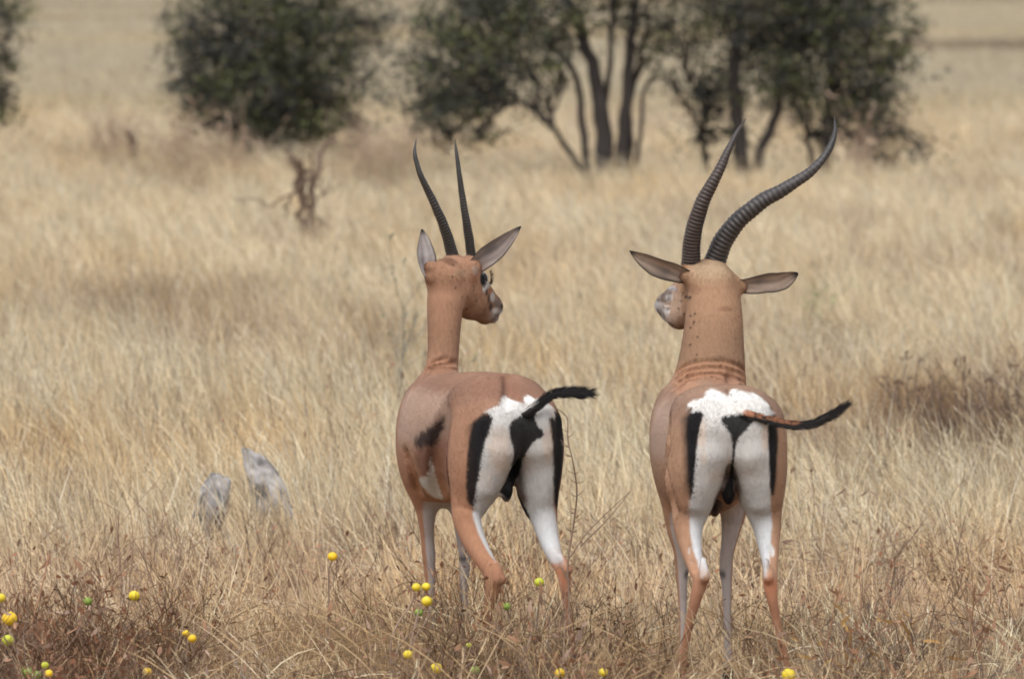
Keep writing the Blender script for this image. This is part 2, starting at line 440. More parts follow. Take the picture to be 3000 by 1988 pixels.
def poly(V, N, C, fr, pts, ox, oy, sc, col, soft, y1, al=1.0, y0=-1.0, wob=3.0):
    """paint a soft edged polygon (corner list u,v of an enlarged view; ox+sc*u, oy+sc*v)"""
    P_ = np.array(pts, float) * sc + [ox, oy]
    PX, PY = project(V, fr)
    PX = PX + (vnoise(V[:, 0] * 300 + V[:, 1] * 200, V[:, 2] * 60) - .5) * wob; PY = PY + (vnoise(V[:, 0] * 300 + 50 + V[:, 1] * 200, V[:, 2] * 90) - .5) * wob * 1.6
    ins = np.zeros(len(V), bool); dist = np.full(len(V), 1e9)
    for (x1, y1_), (x2, y2) in zip(P_, np.roll(P_, -1, axis=0)):
        c = ((y1_ > PY) != (y2 > PY)) & (PX < (x2 - x1) * (PY - y1_) / (y2 - y1_ + 1e-9) + x1); ins ^= c
        e = np.array([x2 - x1, y2 - y1_]); t = np.clip(((PX - x1) * e[0] + (PY - y1_) * e[1]) / (e @ e + 1e-9), 0, 1)
        dist = np.minimum(dist, np.hypot(PX - x1 - t * e[0], PY - y1_ - t * e[1]))
    sd = np.where(ins, dist, -dist)
    w = sst(-soft, soft, sd) * facing(N, fr) * al * (V[:, 1] < y1) * (V[:, 1] > y0)
    return mixc(C, np.asarray(col, float), w)
MARKS = {
 'R': dict(o=(1800, 1000, .63),
  white=[(352,328),(375,300),(410,272),(450,256),(480,253),(505,266),(520,255),(540,240),(560,246),(600,263),(640,262),(680,280),(715,305),(745,332),(722,345),(716,400),(718,480),(722,560),(724,640),(722,720),(730,790),(733,850),(728,920),(722,1000),(716,1060),(708,1105),(690,1105),(560,900),(412,1100),(400,1095),(392,1050),(378,1000),(362,950),(353,900),(350,850),(350,790),(357,740),(362,700),(368,640),(374,560),(382,480),(392,420),(405,370),(412,335),(380,325)],
  black=[[(343,350),(356,330),(385,322),(410,326),(411,345),(401,385),(390,430),(382,490),(377,560),(371,630),(363,700),(358,735),(348,715),(344,640),(341,560),(338,480),(336,410)],
         [(716,385),(735,380),(754,395),(759,440),(757,500),(754,560),(750,640),(742,715),(728,700),(724,620),(721,540),(717,460)],
         [(497,362),(505,345),(540,336),(590,338),(625,345),(650,362),(640,380),(610,410),(585,435),(570,460),(563,490),(559,540),(554,600),(551,640),(556,680),(559,720),(545,754),(515,757),(500,730),(505,700),(522,660),(534,620),(543,560),(549,500),(547,460),(540,430),(520,400),(500,380)]],
  cream=[(405,430,24,85,.55),(702,440,20,85,.55),(412,540,20,40,.4),(480,630,48,34,.30),(620,600,30,30,.12)]),
 'L': dict(o=(1100, 1000, .5738),
  white=[(556,358),(585,340),(625,328),(655,335),(668,352),(690,328),(715,312),(745,308),(775,318),(800,330),(830,345),(860,332),(885,350),(905,380),(888,386),(882,400),(890,440),(900,500),(905,580),(906,680),(908,760),(912,840),(922,900),(935,980),(948,1060),(958,1112),(930,1130),(890,1130),(760,960),(700,900),(600,960),(612,1125),(590,1090),(560,1040),(535,985),(512,930),(497,880),(496,830),(508,760),(514,690),(525,600),(540,540),(560,470),(585,410),(598,388),(580,368)],
  black=[[(528,382),(553,368),(580,372),(597,392),(592,420),(572,470),(556,520),(546,570),(536,620),(526,680),(516,740),(506,800),(498,838),(480,832),(466,800),(460,740),(461,680),(465,620),(470,560),(478,500),(490,440),(506,404)],
         [(884,392),(900,380),(920,400),(936,440),(944,500),(942,580),(940,660),(940,740),(936,830),(924,858),(914,830),(910,760),(908,680),(908,600),(905,520),(896,450)],
         [(680,430),(700,400),(740,375),(800,350),(830,345),(815,370),(815,400),(830,430),(850,450),(862,475),(850,490),(820,500),(800,520),(782,550),(768,575),(750,605),(742,640),(730,680),(708,720),(702,760),(690,787),(672,777),(640,777),(632,765),(655,730),(672,690),(690,650),(703,610),(707,570),(700,530),(690,490)],
         [(705,745),(735,790),(775,860),(790,905),(765,885),(730,840),(712,800)]],
  cream=[(630,560,62,130,.5),(880,530,30,95,.45),(560,700,40,60,.25),(780,640,40,60,.15)])}
def markings(V, N, C, fr, key, yb):
    m = MARKS[key]; ox, oy, sc = m['o']; z = V[:, 2]; nzv = fbm(V[:, 0] * 30, z * 30 + V[:, 1] * 20, 2)
    tone = (.50 + .13 * sst(.80, .92, z))[:, None] * (.94 + .12 * nzv)[:, None]  # paler top and darker rear: fall of light painted into the white
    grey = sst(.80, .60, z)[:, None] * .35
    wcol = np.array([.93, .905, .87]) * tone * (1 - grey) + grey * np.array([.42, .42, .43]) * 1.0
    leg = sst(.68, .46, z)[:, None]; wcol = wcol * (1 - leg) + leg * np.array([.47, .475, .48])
    # polygon painting with a colour per vertex
    C0 = C.copy(); mask = poly(V, N, np.zeros_like(C), fr, m['white'], ox, oy, sc, (1, 1, 1), 4.5, yb)[:, :1]
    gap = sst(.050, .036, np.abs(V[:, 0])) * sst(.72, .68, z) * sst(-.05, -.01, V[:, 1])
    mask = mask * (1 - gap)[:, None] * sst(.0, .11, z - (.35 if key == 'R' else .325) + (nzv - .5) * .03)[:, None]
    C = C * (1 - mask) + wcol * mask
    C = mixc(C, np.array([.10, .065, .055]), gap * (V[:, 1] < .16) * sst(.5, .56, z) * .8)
    cr = dabs(V, N, np.zeros_like(C), fr, [(ox + sc * u, oy + sc * v, a * sc, b * sc, (al, al, al), 1) for u, v, a, b, al in m['cream']], -1, yb)[:, :1] * mask
    cr = cr * .65; C = C * (1 - cr) + cr * np.array([.56, .38, .25])
    for i, p in enumerate(m['black']):
        C = poly(V, N, C, fr, p, ox, oy, sc, BLACK, 4.5 if i < 2 else 2.5, yb + .03, .97)
    return C

def head_coat(V, C, g):
    """face colours along the head axis"""
    a = g['face0']; b = g['face1']; ax = b - a; Lh = np.linalg.norm(ax); ax = ax / Lh
    rel = V - a; t = rel @ ax / Lh; perp = rel - np.outer(rel @ ax, ax)
    r = np.linalg.norm(perp, axis=1); on = (t > -.1) & (r < .1) & (V[:, 2] > g['facez'])
    up = g['faceup']; h = perp @ up / .05
    nzv = fbm(V[:, 0] * 60, V[:, 2] * 60 + V[:, 1] * 40, 2)
    C = mixc(C, np.array([.30, .26, .24]), sst(.50, .75, t) * on * .7)
    return C

def horn(parent, fr, rows, rings, col, colr, name='horn', smooth_tip=.2):
    """rows: px,py,yl,r"""
    R = curve(np.array([[*fr.L(a, b, c), d] for a, b, c, d in rows]), 260)
    u = np.linspace(0, 1, len(R))
    s = np.concatenate([[0], np.cumsum(np.linalg.norm(np.diff(R[:, :3], axis=0), axis=1))]); s /= s[-1]
    ph = (s ** .92) * rings / (1 - smooth_tip)
    saw = (ph % 1.0); prof = np.where(saw < .65, saw / .65, (1 - saw) / .35)
    amp = sst(1 - smooth_tip * .6, 1 - smooth_tip * 1.5, s)
    rad = R[:, 3] * (1 + (prof - .5) * .11 * amp)
    V = []; F = []; C = []
    pts = R[:, :3]; t = np.gradient(pts, axis=0); t /= np.linalg.norm(t, axis=1)[:, None]
    ref = np.array([0, 1.0, 0.2]); sides = 20
    u1 = np.cross(t, ref); u1 /= np.linalg.norm(u1, axis=1)[:, None]; w1 = np.cross(t, u1)
    a = np.arange(sides) * 2 * math.pi / sides
    wob = 1 + .03 * np.sin(3 * a)[None] * np.sin(s * 40)[:, None]
    # rings tilt a little: shift section along the axis with the angle
    ring = pts[:, None] + (rad[:, None] * wob)[..., None] * (np.cos(a)[None, :, None] * u1[:, None] + 1.12 * np.sin(a)[None, :, None] * w1[:, None])
    ring += t[:, None] * (.004 * np.sin(a))[None, :, None]
    n = len(R); V = ring.reshape(-1, 3); i = np.arange(n - 1)[:, None] * sides; j = np.arange(sides)[None]; j2 = (j + 1) % sides
    F = np.stack([i + j, i + sides + j, i + sides + j2, i + j2], -1).reshape(-1, 4)
    c = np.array(col) * (1 - prof[:, None] * amp[:, None]) + np.array(colr) * (prof[:, None] * amp[:, None])
    C = np.repeat(c, sides, axis=0)
    return make_mesh(name, V, F, M_horn, parent, C)

def ear(parent, fr, axis, width, facing, cupd, inner, outer, rim, name='ear', roll=0.0, rimw=.12):
    """axis rows px,py,yl ; width: function of t in metres ; facing: unit vector (local) that the open side looks to"""
    A = curve(np.array([fr.L(*r) for r in axis]), 28); n = len(A); m = 13
    t = np.gradient(A, axis=0); t /= np.linalg.norm(t, axis=1)[:, None]
    f = np.array(facing, float); V = []; C = []
    s = np.linspace(0, 1, n)
    w = np.interp(s, *width)
    for layer in (0, 1):
        for i in range(n):
            side = np.cross(t[i], f); side /= np.linalg.norm(side); ff = np.cross(side, t[i])
            for j in range(m):
                v = -1 + 2 * j / (m - 1)
                cup = cupd * w[i] * (v * v - .6)
                th = .0022 * (1 - abs(v) ** 4) + .0004
                p = A[i] + side * v * w[i] + ff * (cup + (th if layer == 0 else -th))
                V.append(p)
                edge = max(sst(1 - rimw * 1.6, 1 - rimw * .3, abs(v)), sst(.86, .98, s[i]))
                if layer == 0:
                    streak = .5 + .5 * math.sin(v * 9 + 1.5 * math.sin(s[i] * 8))
                    c = np.array(inner) * (.75 + .35 * streak); k_ = sst(.34, .0, s[i]); c = c * (1 - k_) + k_ * np.array([.24, .15, .10]); sm = math.exp(-((s[i] - .45) / .12) ** 2 - ((v + .3) / .45) ** 2) * .55; c = c * (1 - sm) + sm * np.array([.06, .055, .06])
                else: c = np.array(outer[0]) * (1 - s[i]) + np.array(outer[1]) * s[i]
                C.append(c * (1 - edge) + np.array(rim) * edge)
    V = np.array(V); C = np.array(C); F = []
    for L in (0, 1):
        o = L * n * m
        for i in range(n - 1):
            for j in range(m - 1):
                q = [o + i * m + j, o + i * m + j + 1, o + (i + 1) * m + j + 1, o + (i + 1) * m + j]
                F.append(q if L == 0 else q[::-1])
    o = n * m
    for i in range(n - 1):
        F.append([i * m, (i + 1) * m, o + (i + 1) * m, o + i * m]); F.append([i * m + m - 1, o + i * m + m - 1, o + (i + 1) * m + m - 1, (i + 1) * m + m - 1])
    for j in range(m - 1):
        F.append([(n - 1) * m + j, (n - 1) * m + j + 1, o + (n - 1) * m + j + 1, o + (n - 1) * m + j])
    return make_mesh(name, V, np.array(F), M_ear, parent, C)

def tail(parent, fr, rows, colfn, nh, hl, seed, droop=0.0):
    """rows px,py,yl,r : core tube with hair"""
    R = curve(np.array([[*fr.L(a, b, c), d] for a, b, c, d in rows]), 60); mb = MB(); rg = np.random.default_rng(seed)
    s = np.linspace(0, 1, 60); core = R[:, 3] * .8; core[-8:] *= np.linspace(1, .15, 8)
    cc = np.array([colfn(x, 0.0) for x in s])
    sides = 12; pts = R[:, :3]; t = np.gradient(pts, axis=0); t /= np.linalg.norm(t, axis=1)[:, None]
    ref = np.array([0, 1.0, 0.0]); u = np.cross(t, ref); u /= np.linalg.norm(u, axis=1)[:, None]; w = np.cross(t, u)
    a = np.arange(sides) * 2 * math.pi / sides
    ring = pts[:, None] + core[:, None, None] * (np.cos(a)[None, :, None] * u[:, None] + np.sin(a)[None, :, None] * w[:, None])
    off = (ring - pts[:, None])
    C = np.array([[colfn(s[i], off[i, j, 2] / (core[i] + 1e-6)) for j in range(sides)] for i in range(60)])
    i = np.arange(59)[:, None] * sides; j = np.arange(sides)[None]; j2 = (j + 1) % sides
    mb.add(ring.reshape(-1, 3), np.stack([i + j, i + j2, i + sides + j2, i + sides + j], -1).reshape(-1, 4), C.reshape(-1, 3))
    for k in range(nh):
        x = rg.random() ** .8; i = min(int(x * 59), 58); an = rg.random() * 2 * math.pi
        d = math.cos(an) * u[i] + math.sin(an) * w[i]
        p0 = pts[i] + d * core[i] * .7
        L = hl(x) * (.6 + .7 * rg.random())
        dirv = t[i] * 1.0 + d * (.35 + .35 * rg.random()) ; dirv /= np.linalg.norm(dirv)
        p1 = p0 + dirv * L * .55; p2 = p1 + (dirv * .8 + t[i] * .5 - d * .1) * L * .45
        c = np.array(colfn(x, d[2])) * (.7 + .6 * rg.random())
        mb.ribbon([p0, p1, p2], [.0022, .0016, .0003], np.array([1, 0, 0]) * .2 + np.cross(dirv, [0, 1, .0]), c)
    return mb.build('tail', M_hair, parent)

def build_body(parent, fr, g, build):
    f = Field(g['lo'], g['hi']); build(f, fr)
    V, Q = f.mesh()
    # relax
    nb = np.zeros_like(V); cnt = np.zeros(len(V))
    E = np.vstack([Q[:, [0, 1]], Q[:, [1, 2]], Q[:, [2, 3]], Q[:, [3, 0]]])
    for it in range(2):
        nb[:] = 0; cnt[:] = 0
        for c in range(3): nb[:, c] = np.bincount(E[:, 0], V[E[:, 1], c], len(V)) + np.bincount(E[:, 1], V[E[:, 0], c], len(V))
        cnt = np.bincount(E.ravel(), minlength=len(V))
        V = V * .5 + .5 * nb / np.maximum(cnt, 1)[:, None]
    o = make_mesh('body', V, Q, M_coat, parent)
    me = o.data; N = np.empty(len(V) * 3, dtype=np.float32)
    me.vertex_normals.foreach_get('vector', N); N = N.reshape(-1, 3)
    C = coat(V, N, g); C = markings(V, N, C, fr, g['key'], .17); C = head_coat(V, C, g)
    if g.get('extra'): C = g['extra'](V, N, C)
    at = me.color_attributes.new('Col', 'FLOAT_COLOR', 'POINT'); c4 = np.ones((len(V), 4), np.float32); c4[:, :3] = C
    at.data.foreach_set('color', c4.ravel())
    fur(parent, V, N, C, Q, g)
    return o

def fur(parent, V, N, C, Q, g):
    rg = np.random.default_rng(12); n = 150000
    q = Q[rg.integers(0, len(Q), n)]; w = rg.dirichlet((1, 1, 1, 1), n)
    p = (V[q] * w[..., None]).sum(1); nn = (N[q] * w[..., None]).sum(1); nn /= np.linalg.norm(nn, axis=1)[:, None] + 1e-9; c = C[q[:, 0]]
    keep = p[:, 2] > .05; p, nn, c = p[keep], nn[keep], c[keep]; n = len(p)
    flow = np.tile(np.array([0, -.8, -.75]), (n, 1)); flow[p[:, 2] > 1.02] = (0, -.2, -1)
    white = (c.min(1) > .38) & (p[:, 2] > .84)
    flow += rg.normal(0, .16, (n, 3)); flow[white] += rg.normal(0, .35, (white.sum(), 3))
    flow -= (flow * nn).sum(1)[:, None] * nn; flow /= np.linalg.norm(flow, axis=1)[:, None] + 1e-9
    L = rg.uniform(.006, .013, n) * np.where(white, 1.35, 1.0) * np.where(p[:, 2] < .5, .6, 1)
    lift = rg.uniform(.04, .15, n) * np.where(white, 1.5, 1)
    d = flow + nn * lift[:, None]; d /= np.linalg.norm(d, axis=1)[:, None]
    side = np.cross(nn, d); side /= np.linalg.norm(side, axis=1)[:, None] + 1e-9
    b = p - nn * .0012; wd = rg.uniform(.0006, .0012, n)[:, None]; tip = b + d * L[:, None]; mid = b + d * L[:, None] * .55 + nn * .0008
    VV = np.stack([b - side * wd, b + side * wd, mid + side * wd * .8, mid - side * wd * .8, tip + side * wd * .15, tip - side * wd * .15], 1).reshape(-1, 3)
    i = np.arange(n)[:, None] * 6; F = np.concatenate([i + [0, 1, 2, 3], i + [3, 2, 4, 5]], 0)
    cc = np.repeat(np.clip(c * rg.uniform(.95, 1.08, (n, 1)), 0, .9), 6, axis=0)
    make_mesh('fur', VV, F, M_fur, parent, cc, smooth=False)

# ---- right gazelle: bigger, heavy neck, walking straight away
frR = Frame(2130, 25.0, math.radians(7.5))
def body_R(f, fr):
    f.torso([(-.06, .945, .79, .10, 0), (.0, .952, .75, .135, 0), (.10, .955, .67, .142, 0), (.22, .945, .60, .146, 0), (.36, .935, .55, .158, 0),
             (.48, .938, .53, .157, 0), (.60, .955, .53, .152, 0), (.70, .95, .55, .132, 0), (.78, .91, .58, .10, 0)], .03)
    for s in (-1, 1):       # hip bones, shoulder blades, elbow
        f.ell((s * .112, .13, .885), (.026, .045, .026), .045)
        f.ell((s * .098, .58, .82), (.034, .08, .10), .03)
        f.ell((s * .150, .04, .70), (.034, .07, .11), .05)
    # croup corners and buttocks
    for s in (-1, 1):
        f.cone((s * .07, .07, .875), (s * .062, -.055, .84), .070, .072, .07)
        f.cone((s * .058, -.045, .86), (s * .068, -.058, .76), .058, .057, .035, 1.1)
        f.cone((s * .068, -.058, .76), (s * .100, -.022, .61), .057, .034, .03, 1.1)
    f.chain(fr.ch([(2222, 1235, .05, .080, 1.35), (2226, 1300, .04, .083, 1.45), (2224, 1378, .03, .082, 1.45), (2228, 1440, .04, .070, 1.45), (2236, 1485, .05, .058, 1.35), (2246, 1535, .03, .045, 1.2),
                   (2252, 1598, -.02, .033, 1.1), (2257, 1661, -.08, .0235), (2256, 1700, -.12, .0225), (2262, 1750, -.125, .0175), (2274, 1812, -.115, .0135),
                   (2288, 1882, -.105, .0125), (2302, 1940, -.095, .015), (2308, 1970, -.085, .017), (2312, 2000, -.065, .015), (2314, 2030, -.045, .019)]), .025)
    f.cone(fr.L(2250, 1640, -.12), fr.L(2251, 1692, -.15), .010, .015, .02)
    f.chain(fr.ch([(2044, 1235, .05, .085, 1.35), (2042, 1300, .04, .094, 1.45), (2038, 1378, .03, .090, 1.45), (2031, 1440, .04, .074, 1.45), (2024, 1485, .05, .060, 1.35), (2016, 1535, .03, .047, 1.2),
                   (2023, 1598, -.02, .035, 1.1), (2038, 1661, -.08, .025), (2052, 1699, -.12, .0235), (2038, 1752, -.125, .019), (2022, 1815, -.115, .0145),
                   (2008, 1882, -.105, .0125), (1999, 1940, -.095, .015), (1996, 1970, -.085, .017), (1992, 2005, -.065, .015), (1990, 2030, -.045, .019)]), .025)
    f.cone(fr.L(2060, 1640, -.12), fr.L(2066, 1692, -.15), .010, .015, .02)
    # front legs
    f.chain(fr.ch([(2010, 1300, .60, .085, 1.2), (1992, 1400, .62, .07, 1.2), (1984, 1480, .62, .048, 1.1), (1984, 1550, .62, .033), (1994, 1610, .63, .024), (1998, 1662, .64, .022), (1998, 1700, .64, .018),
                   (2000, 1780, .64, .0135), (2000, 1880, .64, .0125), (1999, 1925, .645, .0165), (1998, 1960, .66, .016), (1997, 1978, .68, .018)]), .025)
    f.chain(fr.ch([(2110, 1300, .60, .085, 1.2), (2134, 1400, .62, .07, 1.2), (2148, 1480, .62, .046, 1.1), (2142, 1550, .62, .031), (2130, 1620, .63, .022), (2127, 1672, .64, .0215), (2129, 1712, .64, .017),
                   (2131, 1788, .64, .0135), (2133, 1880, .64, .013), (2134, 1930, .645, .017), (2134, 1960, .66, .016), (2133, 1978, .68, .019)]), .025)
    # hollow between shin and tendon above each hock
    f.crease(fr, [(2256, 1600), (2258, 1640), (2256, 1672)], .001, .018)
    f.crease(fr, [(2024, 1600), (2030, 1640), (2040, 1670)], .001, .018)
    # scrotum and sheath
    f.ell(fr.L(2134, 1432, .0), (.021, .024, .048), .012)
    f.cone(fr.L(2098, 1480, .16), fr.L(2094, 1500, .12), .02, .014, .02)
    # neck and head
    f.chain(fr.ch([(2062, 1200, .58, .13, 1.0), (2078, 1130, .63, .117, .95), (2085, 1063, .69, .106, .95), (2090, 980, .74, .096, .95), (2092, 900, .78, .088, .95), (2090, 850, .80, .079, 1)]), .03)
    f.cone(fr.L(2086, 828, .83), fr.L(2064, 828, .88), .067, .058, .03)
    f.chain(fr.ch([(2050, 838, .88, .055), (2006, 868, .93, .054), (1974, 884, .985, .044), (1955, 890, 1.03, .036), (1946, 894, 1.06, .031)]), .025)
    f.cone(fr.L(2055, 905, .86), fr.L(1992, 922, .93), .052, .044, .035)
    f.cone(fr.L(1992, 922, .93), fr.L(1957, 918, 1.03), .040, .024, .02)
    # horn pedicles, ear roots
    f.cone(fr.L(2052, 800, .86), fr.L(2022, 775, .85), .035, .029, .02)
    f.cone(fr.L(2080, 800, .86), fr.L(2093, 772, .85), .04, .034, .02)
    f.cone(fr.L(2045, 825, .83), fr.L(2006, 809, .80), .028, .016, .04)
    f.cone(fr.L(2135, 838, .83), fr.L(2176, 838, .80), .028, .016, .04)
    # folds of skin round the base of the neck
    for top, drop, hw in FOLDS:
        f.crease(fr, [(2085 + hw * math.sin(a), top + drop * (1 - math.cos(a)) * 1.3) for a in np.linspace(-1.3, 1.3, 9)], .007, .012)
    f.crease(fr, [(1958, 1235), (1949, 1300), (1946, 1370), (1955, 1440), (1968, 1490)], .003, .05)
    f.crease(fr, [(2144, 1150), (2144, 1120), (2140, 1105)], .002, .03)
FOLDS = ((1055, 34, 104), (1074, 40, 108), (1092, 44, 112))
gR = dict(key='R', cx=0.0, neck=(.180,.107,.065), lo=(-.34, -.26, -.01), hi=(.34, 1.18, 1.42), tan=(.295, .178, .116), back=(.178, .116, .089), low=(.30, .170, .105),
          top=([0, .03, .06, .10, .135, .16], [.935, .95, .948, .925, .89, .80]), belly=-.2, yw=.02, ym=.06, hock=.355,
          xin=([.56, .62, .70, .80, .85, .88, .895, .91, 1], [.130, .126, .119, .108, .094, .086, .09, .14, .18]),
          sout=([.6, .70, .80, .87, .895, .93], [.134, .141, .144, .143, .128, .11]), sin=None, sz=(.625, .895),
          mid=([.50, .64, .66, .70, .72, .79, .815, .84, .862, .885, .892, .93, 1], [.03, .03, .012, .006, .0055, .006, .014, .03, .045, .048, 0.0, 0, 0]))
gR['face0'] = frR.L(2050, 838, .88); gR['face1'] = frR.L(1946, 894, 1.06); gR['facez'] = 1.08
_a = gR['face1'] - gR['face0']; _a = _a / np.linalg.norm(_a); _u = np.array([0, 0, 1.0]); _u = _u - (_u @ _a) * _a; gR['faceup'] = _u / np.linalg.norm(_u)
def extra_R(V, N, C):
    c = frR.L(2144, 1200, -.1); x, y, z = V.T
    X = lambda u: 1750 + .5102 * u
    Yv = lambda v: 320 + .5102 * v
    rows = [(400,1120,95,125,(.42,.32,.255),.8),(365,1055,26,22,(.16,.10,.07),.75),(430,1028,34,11,(.28,.29,.33),.8),(410,1075,26,24,(.60,.58,.56),.85),(335,1105,14,34,(.52,.54,.57),.85),(352,1155,20,16,(.05,.035,.03),.75),(378,1195,12,34,(.14,.13,.14),.7),(350,1085,10,16,(.05,.035,.03),.6),
            (440,1140,36,50,(.36,.25,.18),.8),(395,1150,22,24,(.60,.58,.56),.6),(460,1085,26,22,(.34,.23,.16),.6)]
    C = dabs(V, N, C, frR, [(X(u), Yv(v), a * .5102, b * .5102, c_, al) for u, v, a, b, c_, al in rows], .86, 1.3)
    PX, PY = project(V, frR); nm = fbm(V[:, 0] * 90 + V[:, 1] * 40, z * 90, 3)
    mz = sst(1985, 1955, PX) * (y > .9) * (z > 1.05); C = mixc(C, np.array([.09, .07, .065]), mz * sst(.52, .62, nm) * .75); C = mixc(C, np.array([.55, .54, .54]), mz * sst(.46, .36, nm) * .7)
    C = dabs(V, N, C, frR, [(2028, 845, 30, 16, (.17,.09,.055), .5), (2128, 905, 24, 9, (.15,.075,.045), .5), (2072, 772, 8, 5, (.2,.09,.05), .5), (2098, 775, 7, 5, (.2,.09,.05), .5)], .55, .92)
    # darker crown line and tan-grey crown
    p = frR.L(2083, 800, .80); d = np.linalg.norm((V - p) / np.array([.075, .09, .05]), axis=1)
    C = mixc(C, np.array([.34, .25, .16]), sst(1.2, .5, d) * .8)
    for top, drop, hw in FOLDS:
        for a in np.linspace(-1.3, 1.3, 60):
            q = frR.L(2085 + hw * math.sin(a), top + drop * (1 - math.cos(a)) * 1.3, .60); dd = np.hypot(x - q[0], z - q[2])
            C = mixc(C, np.array([.15, .068, .038]), sst(.007, .002, dd) * (y > .45) * (y < .78) * .2)  # crease shade painted along the neck folds
    C = dabs(V, N, C, frR, [(2010, 1125, 40, 60, (.33,.17,.10), .5), (2085, 1085, 112, 30, (.27,.135,.078), .6), (2140, 1112, 60, 20, (.27,.14,.09), .5), (2190, 1100, 22, 40, (.28,.14,.08), .5)], .2, 1.0)
    C = dabs(V, N, C, frR, [(2115, 1500, 46, 34, (.15, .085, .058), 1), (2094, 1490, 8, 26, (.06, .04, .04), .8)], .03, .4)
    # flies and specks on cheek and neck
    rg = np.random.default_rng(5)
    for px, py in [(2010,860),(2017,868),(2005,885),(1998,905),(2012,922),(2018,938),(2008,955),(2022,980),(2001,1003),(2015,872),(1990,880),(2012,1030),(1975,872),(2023,915)]:
        q = frR.L(px, py, .80); dd = np.hypot((x - q[0]), (z - q[2])); C = mixc(C, np.array([.03, .02, .02]), sst(.0045, .002, dd) * (y < .88) * .9)
    return C
gR['extra'] = extra_R

# ---- left gazelle: younger, slim neck, angled to the left, head turned right
frL = Frame(1497, 25.75, math.radians(25))
def body_L(f, fr):
    f.torso([(-.07, .87, .76, .10, 0), (-.02, .91, .72, .13, 0), (.07, .952, .66, .14, 0), (.18, .962, .60, .150, 0), (.30, .958, .555, .172, .0),
             (.42, .948, .53, .176, .005), (.54, .940, .52, .170, .02), (.64, .925, .50, .15, .035), (.72, .89, .56, .11, .04)], .03)
    for s in (-1, 1):
        f.ell((s * .112, .13, .885), (.026, .045, .026), .045)
        f.ell((s * .104 + .02, .53, .80), (.036, .08, .11), .03)
        f.ell((s * .148, .05, .70), (.034, .07, .11), .05)
        f.cone((s * .07, .07, .86), (s * .064, -.06, .80), .070, .068, .07)
        f.cone((s * .060, -.05, .80), (s * .068, -.058, .73), .056, .055, .035, 1.1)
        f.cone((s * .068, -.058, .73), (s * .098, -.025, .61), .055, .034, .03, 1.1)
    # left hind
    f.chain(fr.ch([(1420, 1235, .05, .090, 1.35), (1412, 1315, .04, .092, 1.45), (1398, 1400, .05, .080, 1.4), (1382, 1452, .06, .063, 1.35), (1371, 1490, .06, .050, 1.25), (1368, 1520, .04, .044, 1.15),
                   (1385, 1574, .0, .038, 1.1), (1400, 1605, -.03, .035), (1416, 1634, -.06, .032), (1434, 1662, -.09, .029), (1446, 1700, -.115, .027), (1441, 1735, -.11, .023),
                   (1434, 1770, -.10, .017), (1428, 1830, -.085, .0145), (1424, 1890, -.07, .015), (1421, 1915, -.06, .018), (1416, 1945, -.04, .016), (1414, 1965, -.02, .02)]), .025)
    f.cone(fr.L(1455, 1655, -.12), fr.L(1470, 1698, -.15), .012, .015, .02)
    # right hind
    f.chain(fr.ch([(1560, 1240, .03, .078, 1.3), (1574, 1300, .02, .078, 1.4), (1576, 1373, .0, .072, 1.4), (1576, 1430, .0, .064, 1.35), (1582, 1476, .0, .054, 1.25), (1593, 1516, -.02, .042, 1.15),
                   (1607, 1574, -.06, .033), (1627, 1631, -.12, .025), (1650, 1675, -.16, .022), (1656, 1717, -.165, .018), (1660, 1750, -.16, .0155), (1666, 1800, -.15, .0135), (1674, 1880, -.13, .0125),
                   (1678, 1920, -.12, .016), (1680, 1950, -.10, .016), (1680, 1968, -.09, .019)]), .025)
    f.cone(fr.L(1645, 1630, -.16), fr.L(1664, 1668, -.19), .010, .014, .02)
    # front legs
    f.chain(fr.ch([(1262, 1280, .56, .085, 1.2), (1250, 1370, .60, .068, 1.2), (1246, 1440, .61, .046, 1.1), (1249, 1516, .62, .029), (1252, 1575, .63, .022), (1256, 1622, .63, .0225), (1258, 1655, .63, .0195),
                   (1260, 1700, .63, .0165), (1261, 1790, .63, .014), (1262, 1860, .64, .0165), (1262, 1890, .65, .016), (1262, 1906, .67, .019)]), .025)
    f.chain(fr.ch([(1330, 1280, .56, .085, 1.2), (1345, 1380, .58, .065, 1.2), (1352, 1470, .58, .042, 1.1), (1358, 1550, .58, .029), (1362, 1620, .58, .021), (1361, 1660, .58, .018),
                   (1359, 1746, .58, .0145), (1361, 1850, .58, .014), (1362, 1890, .59, .0165), (1362, 1912, .61, .018)]), .025)
    f.ell(fr.L(1483, 1432, -.02), (.020, .024, .040), .015)
    f.cone(fr.L(1486, 1395, .05), fr.L(1481, 1430, .0), .03, .02, .02)
    # neck, head
    f.chain(fr.ch([(1292, 1215, .50, .115, 1.0), (1284, 1150, .56, .080, 1.0), (1292, 1095, .61, .056, 1.05), (1298, 1040, .645, .0495, 1.15), (1301, 960, .68, .0525, 1.2), (1304, 890, .70, .057, 1.2), (1306, 830, .71, .056, 1.1)]), .02)
    f.cone(fr.L(1308, 808, .70), fr.L(1338, 803, .73), .057, .055, .03)
    f.cone(fr.L(1340, 850, .72), fr.L(1378, 880, .76), .058, .054, .03)
    f.chain(fr.ch([(1345, 812, .72, .056), (1390, 848, .76, .050), (1422, 882, .82, .042), (1438, 893, .87, .037), (1447, 898, .90, .031)]), .02)
    f.cone(fr.L(1378, 893, .76), fr.L(1420, 922, .82), .045, .028, .025)
    f.cone(fr.L(1420, 922, .82), fr.L(1444, 928, .88), .028, .020, .015)
    f.cone(fr.L(1400, 815, .75), fr.L(1412, 812, .755), .02, .016, .02)      # brow and eye socket
    f.cone(fr.L(1322, 780, .73), fr.L(1326, 762, .73), .034, .026, .02)
    f.cone(fr.L(1362, 785, .74), fr.L(1377, 764, .745), .03, .023, .02)
